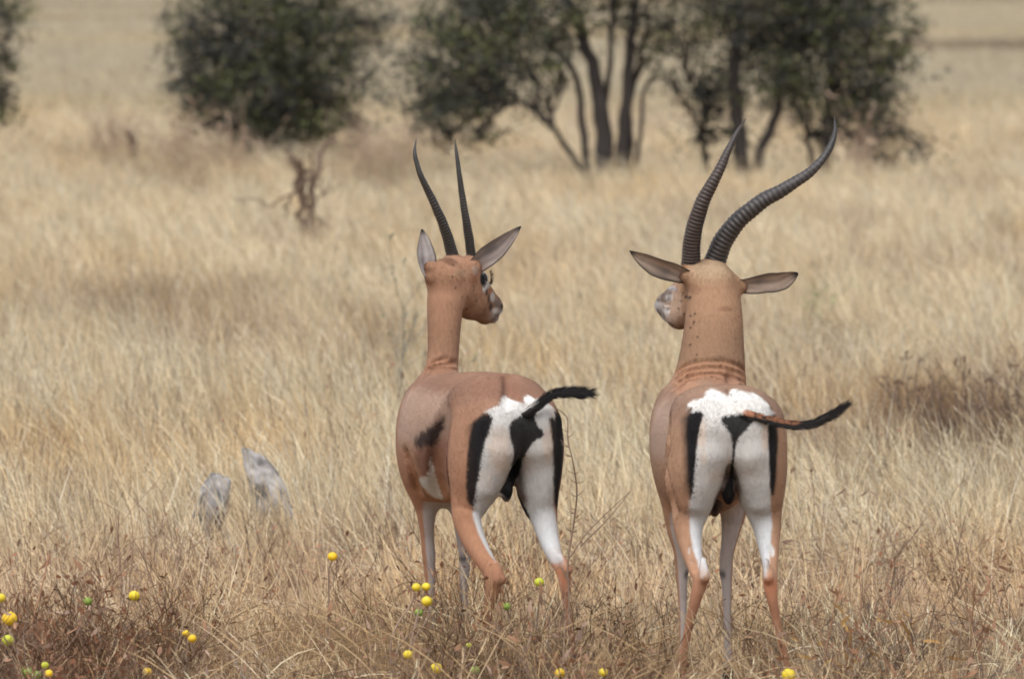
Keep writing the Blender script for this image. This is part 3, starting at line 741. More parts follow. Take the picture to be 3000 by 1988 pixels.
    f.cone(fr.L(1370, 795, .72), fr.L(1392, 781, .70), .026, .018, .04)
    f.cone(fr.L(1282, 808, .71), fr.L(1257, 782, .69), .030, .017, .04)
    f.cone(fr.L(1266, 796, .70), fr.L(1258, 812, .69), .020, .014, .02)
    f.crease(fr, [(1306, 1205), (1290, 1265), (1277, 1330), (1277, 1390), (1290, 1445)], .005, .055)
    f.crease(fr, [(1244, 1098), (1262, 1078), (1295, 1064), (1345, 1062)], .006, .014)
    f.crease(fr, [(1250, 1075), (1272, 1058), (1310, 1048)], .004, .010)
    f.crease(fr, [(1490, 1100), (1494, 1130), (1490, 1165), (1482, 1190)], .002, .035)
    f.crease(fr, [(1190, 1330), (1207, 1390), (1222, 1440)], .003, .04)
gL = dict(key='L', cx=0.0, neck=(.198,.111,.070), lo=(-.36, -.28, -.01), hi=(.40, 1.02, 1.42), tan=(.295, .163, .105), back=(.160, .093, .068), low=(.285, .143, .084),
          top=([0, .008, .03, .06, .10, .13, .16], [.86, .875, .895, .885, .862, .84, .80]), belly=.40, yw=.03, ym=.06, hock=.33, band=(.775, .05, .35),
          xin=([.56, .62, .70, .80, .83, .85, .87, 1], [.125, .120, .113, .103, .098, .104, .15, .18]),
          sout=([.56, .65, .75, .81, .84, .90], [.128, .146, .160, .156, .13, .11]), sin=None, sz=(.555, .838),
          mid=([.48, .58, .60, .66, .70, .74, .78, .82, .85, .865, .93, 1], [.03, .03, .022, .015, .012, .018, .032, .044, .045, 0, 0, 0]))
gL['face0'] = frL.L(1345, 812, .72); gL['face1'] = frL.L(1447, 898, .90); gL['facez'] = 1.10
_a = gL['face1'] - gL['face0']; _a = _a / np.linalg.norm(_a); _u = np.array([0, 0, 1.0]); _u = _u - (_u @ _a) * _a; gL['faceup'] = _u / np.linalg.norm(_u)
def extra_L(V, N, C):
    x, y, z = V.T
    q = frL.L(1412, 812, .75); d = np.linalg.norm((V - q) / np.array([.034, .05, .038]), axis=1)
    C = mixc(C, WHITE * .85, sst(1.1, .7, d) * .85)
    q = frL.L(1308, 765, .70); d = np.linalg.norm((V - q) / np.array([.03, .08, .016]), axis=1)
    C = mixc(C, np.array([.10, .05, .03]), sst(1.2, .5, d) * .7)
    q = frL.L(1345, 1200, .0)
    for px, py in [(1303,808),(1344,818),(1312,840),(1335,868),(1355,868),(1376,838),(1378,850),(1347,902),(1368,905),(1310,775),(1430,905),(1343,955),(1392,878)]:
        q = frL.L(px, py, .70); s_ = frL.r; dd = np.hypot((x - q[0]), (z - q[2])); C = mixc(C, np.array([.03, .02, .02]), sst(.0045, .002, dd) * (y < .78) * .9)
    X = lambda u: 1100 + .4464 * u
    Yv = lambda v: 380 + .4464 * v
    rows = [(700,985,42,68,(.60,.58,.56),.95),(690,930,22,22,(.34,.30,.29),.6),(712,1030,22,30,(.60,.58,.56),.9),(770,1052,42,16,(.30,.13,.06),.8),(812,1090,20,34,(.22,.11,.06),.8),(728,1062,11,26,(.05,.035,.03),.8),(745,1105,11,30,(.05,.035,.03),.8),(757,1160,13,34,(.05,.035,.03),.85),
            (768,1095,16,34,(.60,.58,.56),.95),(800,1140,22,30,(.20,.16,.14),.8),(790,1185,26,20,(.60,.58,.56),.9),(829,1155,10,18,(.05,.035,.03),.95),(822,1195,12,20,(.45,.46,.50),.9),(795,1215,16,16,(.05,.035,.03),.7),(775,1240,18,12,(.12,.10,.10),.7),(800,1255,26,14,(.40,.40,.43),.8),(712,1000,16,34,(.05,.035,.03),.95)]
    C = dabs(V, N, C, frL, [(X(u), Yv(v), a * .4464, b * .4464, c_, al) for u, v, a, b, c_, al in rows], .70, 1.2)
    C = dabs(V, N, C, frL, [(1352, 800, 26, 14, (.30,.20,.13), .5), (1388, 812, 12, 26, (.20,.085,.045), .6), (1392, 790, 12, 16, (.30,.24,.20), .6)], .5, .80)
    o_ = (1100, 1000, .5738)
    C = poly(V, N, C, frL, [(215,525),(300,500),(325,520),(305,600),(285,640),(262,680),(235,690),(212,640),(200,580)], *o_, (.13,.065,.045), 11, .62, .8, .02, 10)
    C = poly(V, N, C, frL, [(350,378),(330,395),(290,420),(250,450),(215,485),(200,515),(212,535),(240,535),(290,530),(322,505),(335,460),(348,420)], *o_, (.024,.016,.015), 9, .62, .95, .02, 10)
    C = poly(V, N, C, frL, [(276,588),(292,625),(308,690),(330,760),(350,808),(300,795),(265,765),(235,735),(220,700),(240,688),(262,686),(275,650)], *o_, (.50,.48,.45), 3, .62, .92, .04, 6)
    C = dabs(V, N, C, frL, [(1288, 1072, 48, 26, (.22,.105,.06), .55), (1460, 1135, 110, 38, (.19,.10,.066), .45), (1230, 1190, 50, 60, (.30,.20,.15), .4)], -.1, .8)
    C = dabs(V, N, C, frL, [(1487, 1446, 17, 15, BLACK, 1)], -.2, .2)
    PX, PY = project(V, frL); de = np.hypot((PX - 1414) / 7.5, (PY - 817) / 20); C = mixc(C, BLACK, sst(1.2, .8, de) * (y > .6))
    # brown line down the croup into the white
    l = np.exp(-(x / .006) ** 2) * sst(.85, .90, z) * (y < .1)
    C = mixc(C, np.array([.22, .10, .07]), l * .6)
    return C
gL['extra'] = extra_L

def eye(parent, fr, px, py, yl, r, name='eye', sq=(1, 1, 1)):
    mb = MB(); c = fr.L(px, py, yl); mb.ball(c, r, (.012, .01, .01), 16, 12, sq)
    e = mb.build(name, M_eye, parent); return e

def build_gazelles():
    r = empty('gazelle', frR.o, frR.th)
    tag(r, 'larger gazelle on the right, thick neck, long widely spread ringed horns', 'gazelle', 'gazelles standing in the dry grass')
    build_body(r, frR, gR, body_R)
    w = lambda px: px * .5102 / 919 / 2
    horn(r, frR, [(2022, 780, .855, w(112)), (2024, 765, .85, w(108)), (2028, 700, .82, w(100)), (2043, 636, .79, w(92)), (2066, 575, .77, w(80)), (2102, 509, .76, w(62)), (2130, 448, .77, w(45)), (2158, 391, .79, w(27)), (2184, 349, .82, w(4))], 34,
         (.022, .016, .014), (.055, .038, .031), smooth_tip=.24)
    horn(r, frR, [(2088, 782, .855, w(128)), (2096, 760, .85, w(124)), (2122, 700, .82, w(114)), (2160, 650, .79, w(102)), (2199, 615, .77, w(95)), (2240, 585, .76, w(88)), (2286, 560, .75, w(78)), (2332, 532, .75, w(67)), (2373, 504, .76, w(57)), (2408, 468, .77, w(46)), (2434, 427, .79, w(38)), (2446, 386, .81, w(25)), (2445, 343, .83, w(3))], 34,
         (.016, .014, .014), (.05, .043, .041), smooth_tip=.2)
    ear(r, frR, [(2030, 820, .83), (2004, 808, .80), (1970, 796, .78), (1925, 782, .76), (1880, 757, .75), (1845, 735, .74)], ([0, .1, .22, .4, .62, .8, .93, 1], [.008, .022, .027, .032, .031, .022, .010, .002]), (-.1, -1, -.25), .55, (.34, .265, .21), ((.36, .22, .13), (.28, .18, .12)), (.02, .018, .018), rimw=.17)
    ear(r, frR, [(2145, 838, .83), (2170, 838, .80), (2200, 836, .78), (2245, 828, .77), (2290, 822, .76), (2338, 800, .75)], ([0, .1, .22, .4, .62, .8, .93, 1], [.008, .021, .024, .030, .033, .029, .016, .004]), (.15, -1, -.2), .5, (.34, .26, .205), ((.36, .22, .13), (.28, .18, .12)), (.02, .018, .018), rimw=.17)
    def cR(s, up):
        if s < .25: return (.50, .47, .44) if up > -.2 else (.014, .012, .012)
        if s < .60: return (.27, .115, .06) if up > .0 and (s < .3 or math.sin(s * 130) > -.3) else (.014, .012, .012)
        return (.014, .012, .012)
    tail(r, frR, [(2140, 1180, -.02, .022), (2158, 1200, -.085, .0215), (2185, 1213, -.125, .0165), (2222, 1223, -.13, .0135), (2270, 1235, -.13, .012), (2320, 1244, -.13, .011), (2370, 1243, -.13, .0105), (2410, 1229, -.13, .0105), (2445, 1211, -.13, .0085), (2480, 1186, -.13, .003)], cR, 1500, lambda x: .014 + .014 * x, 4)
    eye(r, frR, 1992, 846, .99, .013); eye(r, frR, 2108, 838, .97, .013)

    l = empty('gazelle', frL.o, frL.th)
    tag(l, 'smaller gazelle on the left, slim neck, narrow upright horns, head turned right', 'gazelle', 'gazelles standing in the dry grass')
    build_body(l, frL, gL, body_L)
    w = lambda px: px * .4464 / 903 / 2
    horn(l, frL, [(1326, 768, .73, w(84)), (1324, 742, .73, w(80)), (1303, 670, .71, w(68)), (1279, 612, .70, w(57)), (1254, 559, .70, w(48)), (1234, 518, .70, w(39)), (1221, 478, .71, w(31)), (1215, 447, .72, w(24)), (1219, 407, .74, w(3))], 30,
         (.016, .014, .013), (.038, .033, .030), smooth_tip=.3)
    horn(l, frL, [(1382, 768, .745, w(66)), (1380, 742, .745, w(64)), (1372, 684, .73, w(60)), (1363, 630, .72, w(50)), (1354, 572, .72, w(43)), (1347, 523, .72, w(35)), (1340, 469, .73, w(27)), (1336, 438, .74, w(19)), (1333, 413, .75, w(3))], 30,
         (.016, .014, .013), (.038, .033, .030), smooth_tip=.3)
    ear(l, frL, [(1368, 800, .72), (1390, 782, .70), (1420, 755, .685), (1455, 728, .68), (1490, 697, .68), (1526, 663, .68)], ([0, .1, .2, .36, .54, .74, .9, 1], [.008, .024, .031, .036, .033, .023, .012, .002]), (.1, -1, .1), .5, (.26, .212, .19), ((.4, .22, .13), (.3, .2, .14)), (.03, .028, .03), rimw=.09)
    ear(l, frL, [(1272, 812, .72), (1256, 788, .69), (1247, 760, .68), (1242, 735, .68), (1240, 705, .68), (1236, 671, .68)], ([0, .14, .28, .48, .65, .78, .91, 1], [.008, .026, .034, .038, .034, .025, .013, .003]), (.2, -1, .1), .6, (.50, .46, .45), ((.4, .22, .13), (.3, .2, .14)), (.04, .035, .035), rimw=.06)
    def cL(s, up):
        if s < .44: return (.50, .48, .46) if up > .45 else (.012, .011, .012)
        return (.012, .011, .012)
    tail(l, frL, [(1502, 1205, -.01, .022), (1520, 1218, -.07, .022), (1542, 1212, -.115, .019), (1562, 1197, -.135, .0155), (1582, 1182, -.14, .012), (1605, 1163, -.14, .011), (1630, 1153, -.14, .012), (1660, 1149, -.14, .012), (1690, 1149, -.14, .011), (1722, 1151, -.14, .003)], cL, 1500, lambda x: .015 + .022 * x, 9)
    eye(l, frL, 1416, 816, .738, .0165, sq=(.85, 1, 1.2))
    mb = MB(); rg = np.random.default_rng(2); c = frL.L(1422, 812, .745)
    for k in range(34):
        a = rg.uniform(-1.6, 1.3); p0 = c + np.array([.010 + .006 * math.cos(a), -.006, .019 * math.sin(a)]); 
        d = np.array([.6 + .3 * math.cos(a), -.3, .9 * math.sin(a) + .25]); d /= np.linalg.norm(d)
        mb.ribbon([p0, p0 + d * .006, p0 + d * .010 + np.array([.002, 0, .002])], [.0022, .0018, .0004], (0, -.5, 1), (.01, .01, .01))
    mb.build('eyelash', M_hair, l)
build_gazelles()
# ---------------------------------------------------------------- ground
def ground():
    m, n, o = mat_new('dry_soil'); L = n.links
    tc = n.nodes.new('ShaderNodeTexCoord'); nz = n.nodes.new('ShaderNodeTexNoise'); nz.inputs['Scale'].default_value = .8; nz.inputs['Detail'].default_value = 8
    L.new(tc.outputs['Object'], nz.inputs['Vector'])
    cr = n.nodes.new('ShaderNodeValToRGB'); cr.color_ramp.elements[0].position = .3; cr.color_ramp.elements[0].color = (.20, .13, .085, 1)
    cr.color_ramp.elements[1].position = .7; cr.color_ramp.elements[1].color = (.40, .29, .18, 1)
    L.new(nz.outputs[0], cr.inputs[0])
    b = n.nodes.new('ShaderNodeBsdfPrincipled'); b.inputs['Roughness'].default_value = .95; b.inputs['Specular IOR Level'].default_value = .1
    L.new(cr.outputs[0], b.inputs['Base Color'])
    bp = n.nodes.new('ShaderNodeBump'); bp.inputs['Strength'].default_value = .6; bp.inputs['Distance'].default_value = .05
    L.new(nz.outputs[0], bp.inputs['Height']); L.new(bp.outputs[0], b.inputs['Normal']); L.new(b.outputs[0], o.inputs[0])
    xs = np.concatenate([np.linspace(-1500, -60, 12), np.linspace(-40, 40, 41), np.linspace(60, 1500, 12)])
    ys = np.concatenate([np.linspace(-60, 110, 86), np.linspace(130, 4000, 40)])
    X, Y = np.meshgrid(xs, ys, indexing='ij'); Z = np.zeros_like(X)
    far = sst(110, 200, Y); Z += far * (fbm(X * .01 + 5, Y * .01) - .5) * .0
    V = np.stack([X, Y, Z], -1).reshape(-1, 3); ny = len(ys)
    i = np.arange(len(xs) - 1)[:, None] * ny; j = np.arange(ny - 1)[None]
    F = np.stack([i + j, i + ny + j, i + ny + j + 1, i + j + 1], -1).reshape(-1, 4)
    g = make_mesh('ground', V, F, m); tag(g, kind='structure')
ground()

BR = np.array([.25, .175, .13]); BRD = np.array([.13, .09, .075]); RED = np.array([.29, .165, .10]); GRY = np.array([.34, .30, .27])
def twig(mb, p, d, L, r, rg, depth, col, curl=.3, split=(2, 4), tips=None):
    n = 6; pts = [p]; dd = d / np.linalg.norm(d)
    for k in range(n):
        dd = dd + rg.normal(0, curl / n * 1.6, 3); dd /= np.linalg.norm(dd); pts.append(pts[-1] + dd * L / n)
    pts = np.array(pts); mb.tube(pts, np.linspace(r, r * .5, n + 1), col, 4, cap=False)
    if tips is not None: tips.append((pts[-1], dd))
    if depth > 0:
        for k in range(rg.integers(*split)):
            i = rg.integers(2, n + 1); a = rg.normal(0, 1, 3); a -= (a @ dd) * dd; a /= np.linalg.norm(a)
            twig(mb, pts[i], dd * .8 + a * rg.uniform(.4, .8) + np.array([0, 0, .15]), L * rg.uniform(.4, .65), r * .55, rg, depth - 1, col, curl, split, tips)
    return pts

# ---------------------------------------------------------------- grass (stuff: instanced clumps)
def grass_mat():
    m, n, o = mat_new('dry_grass'); L = n.links
    a = n.nodes.new('ShaderNodeAttribute'); a.attribute_name = 'Col'
    t = n.nodes.new('ShaderNodeAttribute'); t.attribute_name = 'tint'; t.attribute_type = 'INSTANCER'
    vm = n.nodes.new('ShaderNodeVectorMath'); vm.operation = 'MULTIPLY'
    L.new(a.outputs['Color'], vm.inputs[0]); L.new(t.outputs['Vector'], vm.inputs[1])
    d = n.nodes.new('ShaderNodeBsdfDiffuse'); tr = n.nodes.new('ShaderNodeBsdfTranslucent')
    L.new(vm.outputs[0], d.inputs[0]); L.new(vm.outputs[0], tr.inputs[0])
    mx = n.nodes.new('ShaderNodeMixShader'); mx.inputs[0].default_value = .32
    L.new(d.outputs[0], mx.inputs[1]); L.new(tr.outputs[0], mx.inputs[2]); L.new(mx.outputs[0], o.inputs[0])
    return m
M_grass = grass_mat()
STRAW = .95 * np.array([[.90, .76, .52], [.81, .685, .46], [.95, .86, .64], [.64, .51, .33], [.86, .70, .44], [.41, .34, .255], [.88, .83, .68]])
def blade(mb, rg, base, h, lean, w, col, curl=.25, seg=4):
    a = rg.random() * 2 * math.pi
    d = np.array([math.cos(a), math.sin(a), 0]) * rg.uniform(.0, .30) + np.array(lean)
    t = np.linspace(0, 1, seg + 1)[:, None]
    bend = np.array([math.cos(a + .7), math.sin(a + .7), 0]) * curl * rg.random()
    p = base + t * np.array([0, 0, h]) + t * d * h + t ** 2.2 * (bend + np.array(lean) * .6) * h
    p[:, 2] -= (t[:, 0] ** 2) * h * .15 * rg.random()
    s = rg.random() * math.pi; side = np.array([math.cos(s), math.sin(s) * .6, 0])
    wd = w * np.array([.8, 1, .9, .6, .12])[:seg + 1] if seg == 4 else w * np.linspace(1, .15, seg + 1)
    mb.ribbon(p, wd, side, col)
def clump(name, seed, n, R, h0, h1, w, lean, cols, seeds=0.0, lying=0, curl=.13):
    rg = np.random.default_rng(seed); mb = MB()
    for i in range(n):
        a = rg.random() * 2 * math.pi; r = R * math.sqrt(rg.random())
        base = np.array([math.cos(a) * r, math.sin(a) * r, -.01])
        c = np.clip(cols[rg.integers(len(cols))] * rg.uniform(.70, 1.12), 0, .93)
        if rg.random() < .14: c = np.array([.30, .235, .18]) * rg.uniform(.7, 1.3)
        h = rg.uniform(h0, h1) * (1 - .3 * r / R)
        ln = np.array(lean) * rg.uniform(-.2, 1.9) + rg.normal(0, .07, 3) * [1, 1, 0]
        blade(mb, rg, base, h, ln, w * rg.uniform(.7, 1.3), c, curl)
        if rg.random() < seeds:      # feathery seed head
            V = mb.V[-1]; tip = (V[-1] + V[-2]) / 2; dr = tip - (V[-3] + V[-4]) / 2; dr /= np.linalg.norm(dr) + 1e-9
            for k in range(4):
                q = tip - dr * .012 * k; sd = rg.normal(0, 1, 3); sd -= (sd @ dr) * dr; sd /= np.linalg.norm(sd)
                mb.ribbon([q, q + dr * .02 + sd * .006], [.003, .001], np.cross(dr, sd), c * 1.05)
    for i in range(lying):
        a = rg.random() * 2 * math.pi; L = rg.uniform(.12, .3); p = np.array([rg.uniform(-R, R) * 1.3, rg.uniform(-R, R) * 1.3, rg.uniform(.01, .12)])
        d = np.array([math.cos(a), math.sin(a), rg.uniform(-.15, .6)])
        t = np.linspace(0, 1, 4)[:, None]; c = cols[rg.integers(len(cols))] * rg.uniform(.6, 1.05)
        mb.ribbon(p + t * d * L + t * t * np.array([0, 0, -.05]), [w, w, w * .8, w * .3], [0, .3, 1], c)
    return mb.build(name, M_grass, link=False)

def twiggy(name, seed, n, h, col, r=.0022, spread=.45):
    rg = np.random.default_rng(seed); mb = MB()
    for k in range(n):
        d = np.array([rg.normal(0, spread), rg.normal(0, spread), 1.0])
        twig(mb, np.array([*rg.normal(0, .03, 2), -.01]), d, h * rg.uniform(.6, 1), r, rg, 2, col * rg.uniform(.7, 1.3), .45, (2, 4))
    for k in range(14):
        p = np.array([rg.normal(0, .09), rg.normal(0, .09), rg.uniform(.03, h)]); d = rg.normal(0, 1, 3); d /= np.linalg.norm(d)
        mb.ribbon([p, p + d * .012, p + d * .024 + np.array([0, 0, -.004])], [.004, .009, .001], np.cross(d, rg.normal(0, 1, 3)) * .8, col * rg.uniform(.6, 1.6) * [1.15, .95, .85])
    return mb.build(name, M_grass, link=False)

def instancer(name, label, cat, protos, pts, rot, scl, idx, tint):
    """one 'stuff' object: a point cloud whose geometry nodes place the clumps"""
    col = bpy.data.collections.new(name + '_sources')
    for k, p in enumerate(protos):
        p.name = '%s_%02d' % (name + '_tuft', k); col.objects.link(p)
    me = bpy.data.meshes.new(name); me.vertices.add(len(pts)); me.vertices.foreach_set('co', np.asarray(pts, np.float32).ravel())
    for nm, ty, arr, key in (('rot', 'FLOAT_VECTOR', rot, 'vector'), ('scl', 'FLOAT_VECTOR', scl, 'vector'), ('tint', 'FLOAT_VECTOR', tint, 'vector')):
        a = me.attributes.new(nm, ty, 'POINT'); a.data.foreach_set(key, np.asarray(arr, np.float32).ravel())
    a = me.attributes.new('idx', 'INT', 'POINT'); a.data.foreach_set('value', np.asarray(idx, np.int32))
    o = bpy.data.objects.new(name, me); SC.collection.objects.link(o)
    ng = bpy.data.node_groups.new(name, 'GeometryNodeTree')
    ng.interface.new_socket('Geometry', in_out='INPUT', socket_type='NodeSocketGeometry'); ng.interface.new_socket('Geometry', in_out='OUTPUT', socket_type='NodeSocketGeometry')
    N = ng.nodes; gi = N.new('NodeGroupInput'); go = N.new('NodeGroupOutput'); ip = N.new('GeometryNodeInstanceOnPoints')
    ci = N.new('GeometryNodeCollectionInfo'); ci.inputs['Collection'].default_value = col; ci.inputs['Separate Children'].default_value = True; ci.inputs['Reset Children'].default_value = True
    def at(nm, ty):
        x = N.new('GeometryNodeInputNamedAttribute'); x.data_type = ty; x.inputs[0].default_value = nm; return x.outputs['Attribute']
    L = ng.links; L.new(gi.outputs[0], ip.inputs['Points']); L.new(ci.outputs[0], ip.inputs['Instance']); ip.inputs['Pick Instance'].default_value = True
    L.new(at('idx', 'INT'), ip.inputs['Instance Index']); L.new(at('rot', 'FLOAT_VECTOR'), ip.inputs['Rotation']); L.new(at('scl', 'FLOAT_VECTOR'), ip.inputs['Scale'])
    L.new(ip.outputs[0], go.inputs[0])
    md = o.modifiers.new('tufts', 'NODES'); md.node_group = ng
    tag(o, label, cat, kind='stuff'); return o

def scatter(y0, y1, dens, extra=1.5, pad=1.4, seed=1):
    rg = np.random.default_rng(seed); w1 = 3000 / FPX * y1 * extra + 2 * pad
    n = int((y1 - y0) * w1 * dens); y = rg.uniform(y0, y1, n); x = rg.uniform(-w1 / 2, w1 / 2, n)
    keep = np.abs(x) < (1500 / FPX * y * extra + pad); return x[keep], y[keep], rg

LEAN = (-.15, 0, 0)
S = STRAW
protos = [clump('g', 11, 26, .10, .28, .48, .0042, LEAN, S[[0, 1, 2, 4]], .25), clump('g', 12, 26, .12, .25, .42, .0042, LEAN, S[[0, 2, 3, 1]], .2),
          clump('g', 13, 22, .09, .32, .52, .0038, (-.22, 0, 0), S[[2, 6, 0]], .5), clump('g', 14, 28, .13, .22, .40, .0056, (-.26, .05, 0), S[[1, 3, 0]], .1),
          clump('g', 15, 20, .10, .20, .36, .0046, (-.1, 0, 0), S[[5, 3, 1]], .1, 6), clump('g', 16, 24, .12, .26, .44, .0042, (-.22, -.05, 0), S[[0, 6, 1]], .3),
          clump('g', 17, 16, .14, .10, .24, .0046, (0, 0, 0), S[[5, 3, 1]], 0, 5, .35), clump('g', 18, 20, .15, .14, .30, .003, (-.1, 0, 0), S[[3, 5, 6]], 0, 5, .35),
          twiggy('g', 19, 5, .34, BR * 1.1), twiggy('g', 20, 6, .26, BR * .8)]
def tint_at(x, y):
    """patches of paler straw, ochre, and grey brown weeds (colour of the plants themselves)"""
    d = fbm(x * .45 + 3, y * .22 + 1, 3); e = fbm(x * .9 + 40, y * .5 + 9, 3)
    t = np.ones((len(x), 3)) * (.90 + .22 * (d - .5))[:, None]
    k = sst(.56, .72, e)[:, None]; t = t * (1 - k) + k * t * np.array([1.0, .90, .78])
    k = sst(.60, .72, fbm(x * .7 + 80, y * .33 + 33, 3))[:, None]; t = t * (1 - k) + k * np.array([.70, .66, .66])
    return t
def dark_patches(x, y):
    """grey-brown weed patches of the photograph: px range, distance range"""
    px = 1500 + x / y * FPX; r = np.zeros(len(x))
    for cx, sx, cy, sy, a in ((450, 420, 50, 3.5, .7), (2820, 300, 37.5, 2.6, 1.2), (1150, 110, 44, 3.5, .6), (2500, 130, 45, 2, .4), (560, 150, 84, 7, .7), (1150, 160, 82, 7, .7), (300, 160, 90, 8, .4), (2000, 500, 39, 1.5, .25)):
        r = np.maximum(r, a * np.exp(-((px - cx) / sx) ** 2 - ((y - cy) / sy) ** 2))
    return np.clip(r * (.5 + 1.2 * fbm(x * 2.3, y * 1.1, 2)), 0, 1)

def near_grass():
    P_, R_, S_, I_, T_ = [], [], [], [], []
    for (y0, y1, dens, seed, hs, wide) in ((26.4, 34, 34, 21, 1.0, 1.0), (34, 52, 24, 22, 1.05, 1.15), (52, 78, 15, 23, 1.0, 1.5), (78, 116, 9, 24, .95, 2.0)):
        x, y, rg = scatter(y0, y1, dens, seed=seed); n = len(x)
        fr_ = sst(32.0, 27.5, y)                               # nearer: lower, browner, tangled
        short = rg.random(n) < (.12 + .5 * fr_)
        idx = np.where(short, rg.integers(6, 8, n), rg.integers(0, 6, n))
        dp = dark_patches(x, y); idx = np.where(rg.random(n) < dp * .7, 4, idx)
        pxx = 1500 + x / y * FPX
        clear = (pxx > 570) & (pxx < 860) & (y > 28.6) & (y < 31.6)
        idx = np.where(rg.random(n) < (.24 * fr_ + .03 * (y < 40)) * np.clip(2.2 * fbm(x * 1.3 + 5, y * .9, 2) - .5, 0, 1.4), rg.integers(8, 10, n), idx)
        h = rg.uniform(.66, 1.32, n) * hs * (1 - .25 * fr_) * (.85 + .35 * fbm(x * .6, y * .4, 2)) * np.where(clear, .92, 1)
        t = tint_at(x, y) * rg.uniform(.74, 1.12, n)[:, None]
        t = t * (1 - fr_[:, None] * .5) + fr_[:, None] * .5 * np.array([.86, .70, .60])
        t = t * (1 - dp[:, None] * .75) + dp[:, None] * .75 * np.array([.32, .25, .225])
        rz = rg.normal(0, .55, n) + np.where(rg.random(n) < .2 + .3 * fr_, rg.uniform(-3, 3, n), 0)
        P_.append(np.stack([x, y, np.zeros(n)], 1)); R_.append(np.stack([rg.normal(0, .08, n), rg.normal(0, .08, n), rz], 1))
        S_.append(np.stack([wide * np.ones(n), wide * np.ones(n), h], 1)); I_.append(idx); T_.append(t)
    f = lambda a: np.concatenate(a)
    instancer('dry_grass', 'tall dry straw coloured grass leaning in the wind around and behind the gazelles', 'grass', protos, f(P_), f(R_), f(S_), f(I_), f(T_))
near_grass()

def fore_grass():
    pr = [clump('u', 31, 12, .13, .14, .30, .0040, (-.1, 0, 0), S[[1, 3, 5]], .1, 5, .4), clump('u', 32, 12, .14, .14, .30, .0036, (.1, 0, 0), S[[5, 3, 5]], .1, 5, .4),
          clump('u', 33, 9, .10, .22, .44, .0034, (-.2, 0, 0), S[[0, 2, 1]], .4, 2, .3), clump('u', 34, 7, .10, .22, .44, .0034, (.15, 0, 0), S[[3, 5, 0]], .3, 2, .4),
          twiggy('u', 35, 5, .30, BR * 1.0), twiggy('u', 36, 6, .24, BR * .65), twiggy('u', 37, 5, .28, GRY * .9)]
    x, y, rg = scatter(21.0, 26.6, 62, 1.25, .6, seed=41); n = len(x); px0 = 1500 + x / y * FPX
    idx = np.where(rg.random(n) < .62, rg.integers(0, 2, n), rg.integers(2, 4, n)); idx = np.where(rg.random(n) < .30 * (np.clip(2.4 * fbm(x * 1.5 + 25, y * 1.2, 2) - .55, 0, 1.3) + .8 * sst(900, 200, px0)), rg.integers(4, 7, n), idx)
    px = 1500 + x / y * FPX
    # sparser right in front of the right gazelle's legs
    thin = np.exp(-((px - 2150) / 230) ** 2) * (y < 25.9)
    keep = rg.random(n) > thin * .75; x, y, idx, px = x[keep], y[keep], idx[keep], px[keep]; n = len(x)
    h = rg.uniform(.75, 1.3, n) * (1 + .25 * np.exp(-((px - 1400) / 330) ** 2)); br = fbm(x * 1.7 + 9, y * 1.2, 3)
    t = np.ones((n, 3)) * rg.uniform(.8, 1.05, n)[:, None]; k = (sst(.34, .56, br) * .9)[:, None]
    t = t * (1 - k) + k * t * np.array([.68, .56, .46])
    k = (sst(700, 100, px) * .6)[:, None]; t = t * (1 - k) + k * np.array([.52, .38, .33])
    instancer('undergrowth', 'tangled brown and straw undergrowth at the front of the picture', 'undergrowth', pr,
              np.stack([x, y, np.zeros(n)], 1), np.stack([rg.normal(0, .12, n), rg.normal(0, .12, n), rg.uniform(-3, 3, n)], 1),
              np.stack([np.ones(n), np.ones(n), h], 1), idx, t)
fore_grass()

def far_grass():
    pr = [clump('f', 51 + k, 70, 1.0, .30, .62, .014, (-.2, 0, 0), S[c], 0, 0) for k, c in enumerate(([0, 1, 2], [0, 6, 2], [3, 1, 4], [5, 3, 1]))]
    x, y, rg = scatter(112, 640, 1.3, 2.3, 3, seed=61); n = len(x)
    keep = rg.random(n) < np.interp(y, [112, 180, 640], [1, .7, .45]); x, y = x[keep], y[keep]; n = len(x)
    d = fbm(x * .035 + 11, y * .020 + 3, 3); e = fbm(x * .05 + 70, y * .03, 3)
    d = .5 + (d - .5) * 1.5; e = .5 + (e - .5) * 1.4
    idx = np.where(rg.random(n) < sst(.54, .66, d), rg.integers(2, 4, n), rg.integers(0, 2, n))
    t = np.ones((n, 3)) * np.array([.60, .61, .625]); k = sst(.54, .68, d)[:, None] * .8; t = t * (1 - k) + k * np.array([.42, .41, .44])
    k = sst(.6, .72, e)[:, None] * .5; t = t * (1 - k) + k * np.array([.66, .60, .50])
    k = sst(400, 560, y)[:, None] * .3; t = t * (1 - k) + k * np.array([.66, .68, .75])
    t *= rg.uniform(.92, 1.05, n)[:, None]
    wd = np.interp(y, [112, 640], [1, 2.6])
    z = sst(110, 200, y) * (fbm(x * .01 + 5, y * .01) - .5) * .0
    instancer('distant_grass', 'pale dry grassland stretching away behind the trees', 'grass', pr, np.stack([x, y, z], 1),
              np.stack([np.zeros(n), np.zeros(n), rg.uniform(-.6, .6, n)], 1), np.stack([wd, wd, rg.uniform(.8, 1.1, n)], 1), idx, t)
far_grass()

